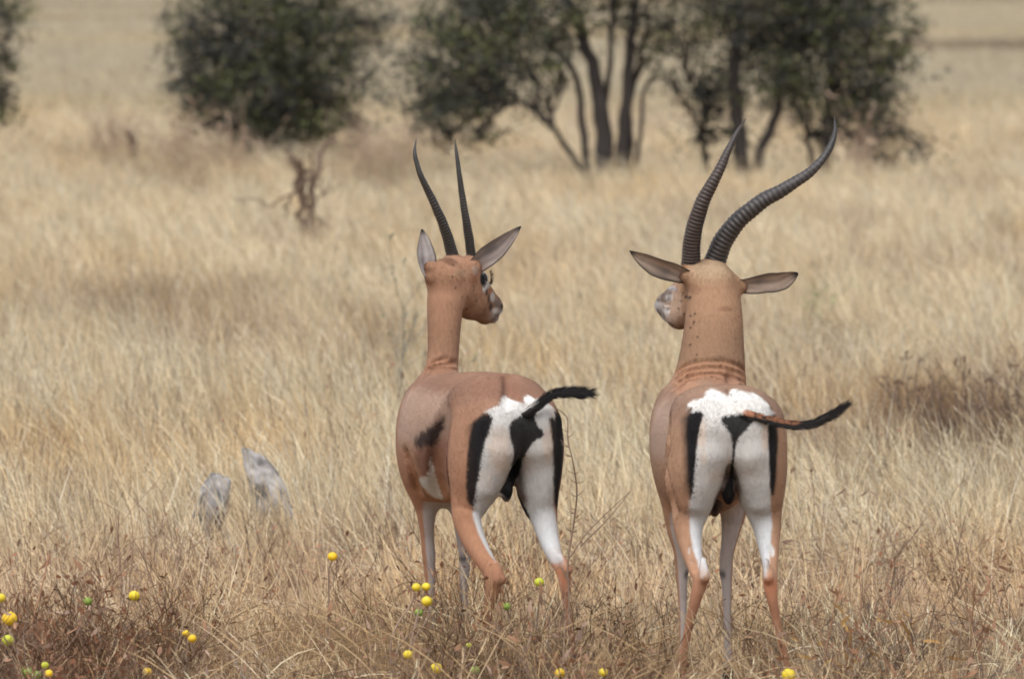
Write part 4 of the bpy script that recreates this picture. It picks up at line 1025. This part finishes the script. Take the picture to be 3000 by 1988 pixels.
# ---------------------------------------------------------------- trees
def leaves(mb, c, R, n, rg, size=.05, cols=None, flat=1.0):
    """leaf clusters in an uneven blob: twigs of small leaves with gaps between them"""
    c = np.asarray(c, float); R = np.asarray(R, float); nt_ = max(4, int(n * .72 / 26)); V = []; C = []
    for k in range(nt_):
        q = c + rg.normal(0, .54, 3) * R; cs = rg.uniform(.06, .19) * (R.mean() / .5) ** .3
        m = int(26 * rg.uniform(.5, 1.5)); p = q + rg.normal(0, 1, (m, 3)) * cs * [1, 1, .75]
        col = cols[rg.integers(len(cols))] * rg.uniform(.75, 1.25)
        u = rg.normal(0, 1, (m, 3)); u /= np.linalg.norm(u, axis=1)[:, None]; v = rg.normal(0, 1, (m, 3)); v -= (v * u).sum(1)[:, None] * u; v /= np.linalg.norm(v, axis=1)[:, None]
        s = rg.uniform(.6, 1.3, (m, 1)) * size
        V.append(np.stack([p - u * s, p - v * s * .5, p + u * s, p + v * s * .5], 1).reshape(-1, 3)); C.append(np.repeat(col * rg.uniform(.85, 1.15, (m, 1)), 4, axis=0))
    V = np.vstack(V); C = np.vstack(C); mb.add(V, np.arange(len(V)).reshape(-1, 4), C)
FOL = np.array([[.060, .062, .053], [.054, .056, .052], [.084, .088, .060], [.072, .070, .064], [.125, .135, .062]])
BRK = (.042, .036, .034)
def limb(mb, pts, r0, r1, n=14, col=BRK, wob=.02, rg=None):
    C = curve(np.array(pts, float), n)
    if rg is not None: C[1:-1] += rg.normal(0, wob, (n - 2, 3))
    mb.tube(C, np.linspace(r0, r1, n), col, 8); return C
def tree(label, base, stems, lobes, seed, cols=FOL, size=.030, twigs=3.0, name='acacia_tree', dens=1.0):
    """stems: (points, r0, r1); lobes: (centre, radii, leaves)"""
    rg = np.random.default_rng(seed); r = empty(name, base); b = np.asarray(base)
    t = MB(); tips = []
    for pts, r0, r1 in stems:
        C = limb(t, pts, r0, r1, 16, wob=.010, rg=rg); tips += list(C[9:])
    tips = np.array(tips); br = MB()
    for c, R, n in lobes:       # a bough from the nearest stem into each lobe, with twigs
        c = np.asarray(c, float); j = np.argmin(np.linalg.norm((tips - c) * [1, 1, .8] + [0, 0, .4], axis=1)); p = tips[j]
        mid = (p + c) / 2 + rg.normal(0, .08, 3)
        C = limb(br, [p, mid, c], .020, .008, 8)
        for k in range(int(5 * twigs)):
            q = C[rg.integers(3, 8)]; e = c + rg.normal(0, .5, 3) * R
            limb(br, [q, (q + e) / 2 + rg.normal(0, .05, 3), e], .009, .003, 5)
    cr = MB()
    for c, R, n in lobes: leaves(cr, c, R, n * dens, rg, size, cols)
    t.build('trunk', M_bark, r, b); br.build('branches', M_bark, r, b); cr.build('crown', M_foliage, r, b, smooth=False)
    tag(r, label, 'tree', 'trees behind the gazelles'); return r
def lobe(px, py, Y, rx, ry, n, dy=0.0, rd=None):
    s = FPX / Y; return (P(px, py, Y + dy), (rx / s, (rd or (rx + ry) / 2) / s, ry / s), n)
def st(Y, pts, r0, r1):
    return ([P(px, py, Y + d) if py is not None else G(px, Y + d) for px, py, d in pts], r0 / (FPX / Y), r1 / (FPX / Y))

def build_trees():
    Y = 89.0
    L = [(820, 120, 170, 150, 5200), (700, 250, 150, 110, 3600), (900, 260, 130, 120, 3400), (610, 260, 80, 70, 1300), (620, 130, 90, 60, 1200), (560, 60, 60, 40, 500), (690, 40, 140, 90, 2600), (930, 60, 140, 110, 3200),
         (690, 350, 70, 45, 1000), (860, 350, 110, 50, 1300), (1010, 150, 60, 60, 700), (1010, 300, 40, 60, 420), (820, 390, 70, 45, 900), (900, 395, 70, 40, 700), (740, 370, 70, 45, 800), (660, 330, 60, 60, 700), (960, 370, 60, 50, 500), (555, 200, 40, 60, 260), (1060, 40, 50, 50, 240), (1060, 380, 50, 30, 220), (530, 120, 40, 40, 160), (520, 240, 36, 30, 130), (1100, 130, 50, 50, 160), (1120, 60, 40, 50, 140), (600, 370, 40, 30, 160), (560, 310, 34, 30, 130), (780, 425, 60, 24, 260), (1070, 230, 60, 60, 160),
         (760, 200, 160, 150, 3600), (800, -80, 200, 110, 3600), (650, -60, 120, 80, 1500), (980, -70, 120, 90, 1500), (820, -220, 160, 90, 1800)]
    tree('dense round dark green bush, leftmost full crown behind the left gazelle', G(800, Y), [st(Y, [(790, None, 0), (770, 330, .1), (700, 200, .2), (660, 60, 0)], 26, 9), st(Y, [(830, None, 0), (850, 330, -.1), (880, 200, 0), (930, 40, 0)], 26, 9), st(Y, [(810, None, .1), (815, 280, 0), (820, 100, .3), (810, -150, 0)], 24, 8)],
         [lobe(a, b, Y, c, d, n, dy=random.uniform(-.25, .25), rd=max(c, 90)) for a, b, c, d, n in L], 101, dens=1.0)
    Y = 81.0
    L = [(1330, 230, 120, 110, 2200), (1430, 150, 140, 110, 2600), (1300, 110, 90, 70, 1100), (1500, 60, 150, 80, 2600), (1250, 280, 50, 60, 420), (1310, 330, 80, 60, 900), (1420, 300, 90, 50, 900), (1400, 390, 70, 40, 380), (1280, 410, 45, 40, 220),
         (1530, 200, 90, 70, 500), (1600, 110, 100, 60, 900), (1700, 40, 130, 50, 600), (1850, 50, 120, 60, 500), (1960, 80, 90, 60, 650), (1600, 270, 50, 50, 220), (1240, 60, 60, 60, 420), (1400, 20, 120, 60, 1500), (1560, -60, 180, 80, 2200), (1780, -80, 190, 90, 2400), (1960, -60, 130, 80, 1200), (1350, -90, 130, 80, 1200), (1660, -220, 230, 100, 2200),
         (1180, 180, 60, 90, 230), (1640, 180, 60, 40, 260), (1900, 160, 60, 50, 220), (1190, 330, 50, 60, 180), (1560, 300, 40, 40, 130)]
    tree('many stemmed acacia with bare lower trunks, between the two sets of horns', G(1790, Y),
         [st(Y, [(1775, None, 0), (1765, 400, 0), (1748, 260, 0), (1715, 130, .1), (1640, -60, .3)], 27, 14), st(Y, [(1788, None, .1), (1790, 420, 0), (1775, 300, 0), (1790, 160, -.2), (1800, -60, 0)], 13, 6),
          st(Y, [(1818, None, 0), (1828, 400, 0), (1842, 250, 0), (1845, 120, 0), (1880, -80, 0)], 21, 11), st(Y, [(1835, None, .1), (1850, 300, .2), (1870, 200, .2), (1900, 60, .3)], 13, 6),
          st(Y, [(1730, None, 0), (1705, 360, 0), (1700, 280, .1), (1670, 190, .1), (1600, 120, 0)], 13, 8), st(Y, [(1745, None, 0), (1640, 400, -.1), (1570, 330, -.2), (1480, 260, -.2)], 11, 5),
          st(Y, [(1850, None, .2), (1878, 380, .3), (1890, 270, .4), (1935, 180, .4)], 8, 5)],
         [lobe(a, b, Y, c, d, n, dy=random.uniform(-.3, .3)) for a, b, c, d, n in L], 102)
    Y = 81.5
    L = [(2340, 120, 170, 120, 4200), (2470, 170, 130, 110, 2800), (2200, 120, 110, 90, 1700), (2330, 260, 140, 60, 2000), (2540, 300, 90, 70, 1400), (2580, 230, 60, 50, 600), (2480, 330, 110, 70, 1500), (2120, 230, 90, 70, 900), (2040, 250, 70, 50, 380), (2090, 320, 90, 50, 520),
         (2560, 90, 80, 60, 800), (2600, 380, 50, 60, 340), (2540, 420, 70, 40, 420), (2060, 400, 60, 60, 240), (2420, 400, 60, 40, 260), (2300, 10, 200, 80, 3600), (2500, 20, 120, 70, 1700), (2120, 40, 120, 60, 1300), (2010, 130, 60, 60, 300), (1960, 240, 40, 40, 120), (2680, 90, 40, 30, 90), (2630, 170, 40, 30, 130),
         (2350, -110, 210, 90, 3000), (2550, -100, 120, 80, 1300), (2150, -80, 130, 70, 1300), (2350, -240, 170, 80, 1600), (2700, 430, 60, 40, 90), (2180, 400, 60, 60, 200)]
    tree('broad dark acacia with leaning trunks behind the right gazelle\'s horns', G(2190, Y),
         [st(Y, [(2185, None, 0), (2165, 380, 0), (2150, 250, 0), (2165, 60, .1), (2150, -100, .2)], 24, 13), st(Y, [(2205, None, 0), (2230, 440, 0), (2272, 350, 0), (2285, 240, 0), (2360, 60, .1)], 17, 9),
          st(Y, [(2420, None, .1), (2425, 380, 0), (2435, 250, .2), (2420, 60, .2)], 18, 9), st(Y, [(2395, None, .3), (2360, 380, .3), (2330, 300, .3)], 11, 6), st(Y, [(2075, None, .3), (2060, 380, .3), (2080, 260, .3)], 11, 6)],
         [lobe(a, b, Y, c, d, n, dy=random.uniform(-.3, .3)) for a, b, c, d, n in L], 103)
    Y = 84.0
    L = [(-90, 60, 120, 100, 2200), (-60, 190, 90, 80, 900), (20, 30, 60, 50, 420), (-70, 320, 90, 80, 800), (30, 160, 30, 50, 60), (10, 260, 30, 40, 120), (-180, 150, 130, 140, 2200), (-150, -80, 170, 100, 2200), (10, 330, 25, 30, 90)]
    tree('dark tree mostly outside the left edge of the picture', G(-160, Y), [st(Y, [(-170, None, 0), (-160, 300, 0), (-130, 100, 0), (-120, -60, 0)], 34, 14), st(Y, [(-150, None, 0), (-90, 300, 0), (-50, 150, 0)], 22, 9)],
         [lobe(a, b, Y, c, d, n, dy=random.uniform(-.3, .3)) for a, b, c, d, n in L], 104)
build_trees()

# far bushes along the top edge
def far_bush(px, Y, w, h, seed, label):
    rg = np.random.default_rng(seed); r = empty('distant_bush', G(px, Y)); mb = MB(); tk = MB()
    s = FPX / Y; cx = G(px, Y); n = max(3, int(w / s / 1.2))
    for k in range(n):
        c = cx + np.array([rg.uniform(-.5, .5) * w / s, rg.uniform(-1, 1), h * rg.uniform(.4, .8)])
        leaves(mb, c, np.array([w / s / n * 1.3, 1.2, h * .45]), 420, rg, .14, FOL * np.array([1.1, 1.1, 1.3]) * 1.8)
        tk = MB(); limb(tk, [c * [1, 1, 0], c * [1, 1, .5], c], .09, .04, 6); tk.build('trunk', M_bark, r, cx)
    mb.build('crown', M_foliage, r, cx, smooth=False)
    tag(r, label, 'bush', 'distant bushes on the plain')
far_bush(480, 545, 420, 1.7, 1, 'distant dark bush line at the top edge, left of the round bush')
far_bush(2760, 520, 240, 1.6, 2, 'distant green bush at the top edge, right of the broad acacia')
far_bush(2950, 500, 200, 1.5, 3, 'distant dark bush in the top right corner')
far_bush(1120, 530, 160, 1.8, 5, 'distant dark bush between the round bush and the many stemmed acacia')

# ---------------------------------------------------------------- rocks
def rock(px, py, Y, rx, ry, rd, seed, label, tilt=0.0, tone=1.0):
    rg = np.random.default_rng(seed); nu, nv = 44, 30
    th = np.linspace(.02, math.pi - .02, nv); ph = np.arange(nu) * 2 * math.pi / nu; T, H = np.meshgrid(th, ph, indexing='ij')
    D = np.stack([np.sin(T) * np.cos(H), np.sin(T) * np.sin(H), np.cos(T)], -1).reshape(-1, 3)
    r = np.ones(len(D))
    for k in range(16):       # flattened facets
        d = rg.normal(0, 1, 3); d /= np.linalg.norm(d); r = np.minimum(r, rg.uniform(.60, .92) / np.maximum(D @ d, .05))
    r += .10 * (fbm(D[:, 0] * 4 + 9 + D[:, 1] * 2, D[:, 2] * 4 + seed, 4) - .5) + .05 * (fbm(D[:, 0] * 11 + 5, D[:, 2] * 14 + D[:, 1] * 8, 2) - .5)
    s = FPX / Y; V = D * r[:, None] * np.array([rx / s, rd / s, ry / s]); V[:, :2] *= (1 - .27 * V[:, 2:3] / (ry / s))
    c, sn = math.cos(tilt), math.sin(tilt); V = V @ np.array([[c, 0, -sn], [0, 1, 0], [sn, 0, c]])
    p = P(px, py, Y); V += p
    i = np.arange(nv - 1)[:, None] * nu; j = np.arange(nu)[None]; j2 = (j + 1) % nu
    F = np.stack([i + j, i + nu + j, i + nu + j2, i + j2], -1).reshape(-1, 4)
    nzv = fbm(V[:, 0] * 30 + 7, V[:, 2] * 30 + V[:, 1] * 20, 3)
    C = tone * np.array([.22, .21, .205]) * (.40 + 1.0 * sst(.25, .65, nzv))[:, None]
    base = np.array([p[0], p[1], 0.0])
    o = make_mesh('rock', V, F, M_rock, C=C, origin=base); o.location = base; tag(o, label, 'rock', 'pale rocks in the grass')
rock(788, 1446, 31.6, 62, 190, 60, 11, 'taller pale grey rock leaning to the left', -.50, 1.1)
rock(612, 1496, 31.3, 54, 158, 55, 8, 'low speckled grey rock left of the taller one', .34, .75)

# ---------------------------------------------------------------- dead shrubs, weeds, fruiting nightshade plants
def dry_leaf(mb, p, d, L, w, col, rg):
    side = np.cross(d, rg.normal(0, 1, 3)); side /= np.linalg.norm(side) + 1e-9; up = np.cross(side, d)
    t = np.linspace(0, 1, 6)[:, None]; pts = p + t * d * L + (t ** 2) * up * L * rg.uniform(-.7, .5)
    mb.ribbon(pts, w * np.array([.15, .8, 1, .8, .5, .05]), side, col)
def weed(label, px, Y, h, seed, n=3, col=BR, leaf=None, nleaf=10, lean=0.0, spread=.25, name='dry_weed', depth=2, r=.0035, group='dry brown weeds in the grass', lsize=.04, split=(2, 4)):
    rg = np.random.default_rng(seed); b = G(px, Y); root = empty(name, b); mb = MB(); tips = []
    if Y < 29: h *= .82; r *= .75; n = max(1, int(n * .75))
    for k in range(n):
        d = np.array([rg.normal(lean, spread), rg.normal(0, spread), 1.0]); twig(mb, b + np.array([*rg.normal(0, .01, 2), -.01]), d, h * rg.uniform(.65, 1) / np.linalg.norm(d) * 1.0, r, rg, depth, col * rg.uniform(.8, 1.2), .35, split, tips)
    mb.build('stem', M_stem, root, b)
    if leaf is not None:
        lb = MB()
        for k in range(nleaf):
            p, d = tips[rg.integers(len(tips))]; p = p - d * rg.uniform(0, .05)
            dd = d * .5 + rg.normal(0, .6, 3); dd /= np.linalg.norm(dd); dry_leaf(lb, p, dd, lsize * rg.uniform(.6, 1.3), lsize * .3 * rg.uniform(.6, 1.2), np.array(leaf) * rg.uniform(.7, 1.25), rg)
        lb.build('foliage', M_leaf, root, b)
    tag(root, label, 'plant', group); return root
YEL = np.array([.58, .44, .03]); YG = np.array([.40, .42, .035]); GRN = np.array([.18, .26, .045]); ORG = np.array([.64, .41, .02])
def fruit_plant(label, rootpx, Y, fruits, seed, extra=4):
    rg = np.random.default_rng(seed); b = G(rootpx, Y); root = empty('nightshade_plant', b); mb = MB(); lb = MB(); tips = []
    for px, py, rpx, c, dy in fruits:
        Yf = Y + dy; p = P(px, py, Yf); r = rpx / (FPX / Yf)
        q = b + (p - b) * .5 + np.array([rg.normal(0, .03), rg.normal(0, .03), .02])
        st_ = p + np.array([rg.normal(0, .4) * r, .3 * r, -r * .9])
        C = curve(np.array([b + [0, 0, -.01], q, st_ + [rg.normal(0, .012), 0, -.03], st_]), 14); mb.tube(C, np.linspace(.0046, .0022, 14), BR * rg.uniform(.7, 1.2), 5, cap=False)
        for k in range(5):
            i = rg.integers(4, 13); a = rg.normal(0, 1, 3) * [1, .6, .6]; a /= np.linalg.norm(a); mb.tube([C[i], C[i] + a * .012], [.0012, .0002], BR, 3, cap=False)
        f = MB(); f.ball((0, 0, 0), r, c * rg.uniform(.9, 1.1), 20, 14, (1.04, 1.04, .95))
        V = f.V[0]; lum = fbm(V[:, 0] * 90 + px, V[:, 2] * 90, 2); f.C[0] = np.clip(c * (.82 + .36 * lum[:, None]), 0, 1)
        tint = sst(.2, .9, V[:, 2] / r)[:, None] * .35; f.C[0] = f.C[0] * (1 - tint) + tint * (c * .6 + GRN * .4)
        o = f.build('fruit', M_fruit, root); o.location = p - b
        if not (c is YEL): o['label'] = 'green unripe fruit' if c is GRN else ('orange yellow fruit' if c is ORG else 'yellow green fruit')
        # calyx
        for k in range(5):
            a = k * 1.257 + rg.random(); d = np.array([math.cos(a) * .7, math.sin(a) * .7, .5]); dry_leaf(lb, st_, d / np.linalg.norm(d), r * .9, r * .5, BR * 1.2, rg)
    for k in range(extra):
        d = np.array([rg.normal(0, .5), rg.normal(0, .4), 1.0]); twig(mb, b, d, rg.uniform(.15, .30), .003, rg, 2, BR * rg.uniform(.6, 1.3), .4, (2, 4), tips)
    for k in range(12):
        p, d = tips[rg.integers(len(tips))]; dd = d * .5 + rg.normal(0, .6, 3); dd /= np.linalg.norm(dd); dry_leaf(lb, p, dd, rg.uniform(.02, .05), .014, (RED if rg.random() < .6 else BR * 1.5) * rg.uniform(.7, 1.2), rg)
    mb.build('stem', M_stem, root, b); lb.build('foliage', M_leaf, root, b)
    tag(root, label, 'plant', 'thorny nightshade plants with yellow fruit')
def plants():
    fruit_plant('fruiting plant with a large orange yellow fruit at the left edge', 60, 24.3, [(28, 1811, 22, ORG, 0), (2, 1750, 14, YEL, .1), (23, 1874, 17, YG, -.05)], 1, 6)
    fruit_plant('fruiting plant with green and yellow fruit in the bottom left corner', 95, 23.6, [(132, 1947, 11, YG, 0), (143, 1971, 12, ORG, -.05), (78, 1965, 17, GRN, 0), (108, 1976, 13, GRN, .1)], 2, 3)
    fruit_plant('plant with one green fruit above the bottom left corner', 220, 25.0, [(257, 1760, 13, GRN, 0)], 3, 5)
    fruit_plant('plant with a single yellow fruit beside a dark seed head', 360, 25.2, [(393, 1744, 16, YEL, 0)], 4, 4)
    fruit_plant('plant with two touching orange fruits at lower left', 600, 24.7, [(545, 1854, 11, ORG, .03), (563, 1869, 13, ORG, 0)], 5, 4)
    fruit_plant('plant with a low yellow fruit at the bottom edge, left of centre', 460, 23.9, [(432, 1965, 12, ORG, 0)], 6, 3)
    fruit_plant('tall single stem with one yellow fruit left of the gazelles', 950, 25.6, [(974, 1629, 14, ORG, 0)], 7, 2)
    fruit_plant('plant with three yellow fruits in front of the left gazelle\'s front leg', 1170, 24.6, [(1220, 1719, 13, YEL, 0), (1248, 1718, 13, YEL, .03), (1251, 1760, 16, YEL, -.03), (1227, 1793, 12, GRN, .1)], 8, 4)
    fruit_plant('plant with a yellow fruit below the three fruit cluster', 1160, 24.3, [(1195, 1916, 14, YEL, 0)], 9, 3)
    fruit_plant('plant with a big yellow and a green fruit at the bottom centre', 1330, 24.0, [(1278, 1956, 17, YEL, 0), (1393, 1962, 13, GRN, .1), (1373, 1889, 8, YG, .3)], 10, 4)
    fruit_plant('plant with a yellow green fruit by the left gazelle\'s right hind leg', 1560, 24.9, [(1580, 1704, 14, YG, 0), (1483, 1775, 12, GRN, .1)], 11, 4)
    fruit_plant('plant with an orange fruit at the bottom edge between the gazelles', 1620, 23.8, [(1640, 1970, 15, ORG, 0)], 12, 3)
    fruit_plant('plant with a yellow fruit at the bottom edge, nearest the right gazelle', 1740, 23.8, [(1767, 1968, 13, YEL, 0)], 13, 3)
    fruit_plant('plant with a yellow fruit under the right gazelle\'s right hind foot', 2330, 23.6, [(2311, 1975, 20, YEL, 0)], 14, 4)
    # weeds
    weed('slender bare forked weed standing left of the grey rocks', 370, 27.5, .62, 21, 4, BR, None, 0, -.02, .12, depth=1)
    weed('dense brown twiggy weed just left of the grey rocks', 490, 26.8, .52, 22, 7, BR * .9, None, 0, .12, .16, depth=2, split=(2, 4))
    weed('tall reddish stalk with a bent over tip at the left edge', 40, 25.4, .62, 23, 1, RED, RED, 4, .12, .02, depth=0, r=.006, lsize=.07)
    weed('low reddish brown weed filling the lower left corner', 100, 24.2, .34, 24, 9, RED * .8, RED, 40, 0, .4)
    weed('dark seeded weed right of the reddish corner weed', 300, 25.0, .36, 25, 6, BRD, BRD * 1.6, 30, 0, .35, lsize=.02)
    weed('grey green woody weed standing behind the left gazelle\'s neck', 1165, 39.0, .74, 26, 4, np.array([.20, .20, .17]), (.20, .22, .16), 40, .10, .10, lsize=.035)
    weed('fresh green sprig in the straw to the right of the right gazelle', 2415, 47.0, .36, 27, 3, np.array([.22, .26, .14]), (.22, .32, .14), 26, 0, .1, lsize=.035)
    rg = np.random.default_rng(28); b = G(1668, 25.2); root = empty('thorny_twig', b); mb = MB()
    C_ = curve(np.array([b, P(1668, 1780, 25.2), P(1664, 1650, 25.2), P(1680, 1540, 25.2), P(1690, 1440, 25.15), P(1678, 1350, 25.1), P(1664, 1290, 25.1), P(1662, 1225, 25.1), P(1640, 1202, 25.1)]), 60)
    mb.tube(C_, np.linspace(.0042, .0018, 60), BR * .8, 5)
    for k in range(34):
        q = C_[rg.integers(12, 60)]; d = np.array([rg.choice([-1, 1]) * rg.uniform(.5, 1), rg.uniform(-.4, .4), rg.uniform(.1, .7)]); mb.tube([q, q + d * .018, q + d * .03 + np.array([0, 0, .006])], [.0017, .0012, .0003], BR * .8, 4)
    for pts in ([(1664, 1640), (1720, 1560), (1790, 1490), (1845, 1440)], [(1668, 1700), (1640, 1660), (1600, 1690), (1570, 1720)], [(1700, 1600), (1780, 1520), (1850, 1435)]):
        D_ = curve(np.array([P(x_, y_, 25.15) for x_, y_ in pts]), 16); mb.tube(D_, np.linspace(.0026, .001, 16), BR * .8, 4)
    mb.build('stem', M_stem, root, b); tag(root, 'thin thorny twig rising beside the left gazelle\'s rump', 'plant', 'dry brown weeds in the grass')
    weed('crossing brown twigs between the two gazelles', 1700, 25.0, .40, 29, 5, BR, RED, 14, .1, .5)
    weed('low forked weed in front of the left gazelle\'s hind feet', 1560, 24.6, .30, 30, 6, BRD, BR, 16, 0, .5)
    weed('brown weed with a dark curled head between the gazelles', 1740, 24.8, .28, 31, 5, BRD * 1.2, BRD, 14, -.2, .4)
    weed('long reddish weed curving right beside the right gazelle', 2400, 24.8, .52, 32, 3, RED * .8, RED * 1.1, 14, .32, .08, depth=1, r=.005)
    weed('brown weed with ochre leaves in the lower right', 2480, 24.6, .38, 33, 7, BR, (.36, .22, .08), 34, .1, .35)
    weed('grey forked twig standing above the ochre leaved weed', 2560, 26.5, .52, 34, 2, BRD, None, 0, .22, .1, depth=2, r=.0045)
    weed('dark spiky stalk with a drooping leaf at lower right', 2715, 24.6, .40, 35, 3, BRD, (.30, .17, .06), 10, .02, .1, lsize=.06)
    weed('tall arching red brown weed close to the right edge', 2820, 24.6, .55, 36, 4, RED * .7, RED, 18, .25, .12, depth=1, r=.005)
    weed('bushy brown weed in the bottom right corner', 2960, 24.2, .36, 37, 8, BR, RED, 40, 0, .35)
    weed('reddish low weed left of the bottom right corner', 2640, 24.0, .28, 38, 8, RED * .7, RED, 34, 0, .4)
    weed('fine twiggy weed right of the right gazelle\'s hips', 2400, 28.5, .55, 39, 5, BR, BR, 14, .1, .4, depth=2, r=.0025)
    weed('thin straight twig leaning right in the far right grass', 2760, 28.0, .55, 40, 2, BRD, None, 0, .4, .06, depth=1, r=.003)
    weed('two thin grass stalks rising above the right gazelle\'s tail', 2285, 26.4, 1.02, 41, 2, np.array([.4, .3, .18]), None, 0, .04, .02, depth=0, r=.002)
    weed('small brown tuft between the left corner weeds and the rocks', 640, 25.0, .28, 42, 6, BR, RED, 18, 0, .4)
    weed('brown weed with crossing stems left of centre at the bottom', 900, 24.7, .34, 43, 6, BR, RED, 16, .1, .5)
    weed('grey dry tangle at the bottom, left of centre', 760, 24.2, .24, 44, 9, GRY, None, 0, 0, .5)
    weed('thin brown weed in front of the left gazelle\'s hind leg', 1440, 24.5, .30, 45, 5, BR, RED, 12, -.1, .4)
    weed('brown weed under the right gazelle between its legs', 1900, 24.5, .26, 46, 6, BR, RED, 16, -.1, .4)
    for k, (px, Y, lab) in enumerate([(2700, 37.5, 'dark grey brown scrub in the right middle distance, left end of the patch'), (2830, 36.5, 'dark grey brown scrub in the middle of the right hand patch'), (2960, 37, 'darkest brown scrub at the right edge of the middle distance')]):
        weed(lab, px, Y, .40, 90 + k, 16, np.array([.13, .09, .072]), (.14, .09, .065), 70, -.1, .35, name='dry_scrub', r=.005, lsize=.04, group='dark scrub patches in the grass')
    # dead shrubs farther back
    def dead(label, px, Y, rows, seed, extra):
        rg = np.random.default_rng(seed); b = G(px, Y); root = empty('dead_shrub', b); mb = MB()
        for pts, r0, r1 in rows: limb(mb, [P(a, c, Y + e) if c is not None else G(a, Y + e) for a, c, e in pts], r0 / (FPX / Y), r1 / (FPX / Y), 12, BR * .55, .012, rg)
        for k in range(extra):
            twig(mb, P(px + rg.uniform(-35, 25), rg.uniform(520, 640), Y) if Y < 80 else b, np.array([rg.normal(0, .5), rg.normal(0, .4), -.6 if Y < 80 and rg.random() < .6 else 1]), .24, .010, rg, 2, BR * rg.uniform(.45, .8))
        mb.build('branches', M_stem, root, b); tag(root, label, 'shrub', 'dead shrubs in the middle distance')
    dead('dead brown shrub with a branch leaning up right before the round bush', 910, 61, [([(905, None, 0), (915, 600, 0), (925, 500, 0), (950, 440, .1), (985, 405, .1)], 14, 6), ([(890, None, .1), (880, 600, 0), (868, 530, 0), (900, 495, 0), (922, 510, 0)], 11, 6), ([(925, 505, 0), (860, 560, -.1), (790, 600, -.1), (745, 590, -.1), (680, 580, -.1)], 4, 2),
                     ([(920, 520, 0), (905, 580, .1), (870, 640, .1)], 7, 3), ([(900, 520, 0), (850, 590, 0), (835, 640, 0)], 6, 3)], 51, 14)
    dead('short broken brown stump standing in the grass at far left', 385, 88, [([(392, None, 0), (390, 430, 0), (384, 395, 0), (368, 380, 0)], 14, 9)], 52, 5)
    # brown shrubs at the foot of the trees
    for k, (px, Y, lab) in enumerate([(560, 86, 'low brown shrub at the left foot of the round bush'), (690, 84, 'small brown shrub below the round bush'), (1080, 84, 'low brown shrub between round bush and many stemmed acacia'), (1180, 86, 'thin brown shrub left of the many stemmed acacia'),
                                       (330, 90, 'thin brown shrub beside the broken stump'), (2500, 80, 'brown undershrub below the broad acacia crown'), (2600, 82, 'brown undershrub at the right edge of the broad acacia')]):
        weed(lab, px, Y, .70, 60 + k, 12, np.array([.36, .27, .20]), (.36, .27, .20), 50, 0, .35, name='brown_shrub', r=.009, lsize=.08, group='brown shrubs under the trees')
plants()
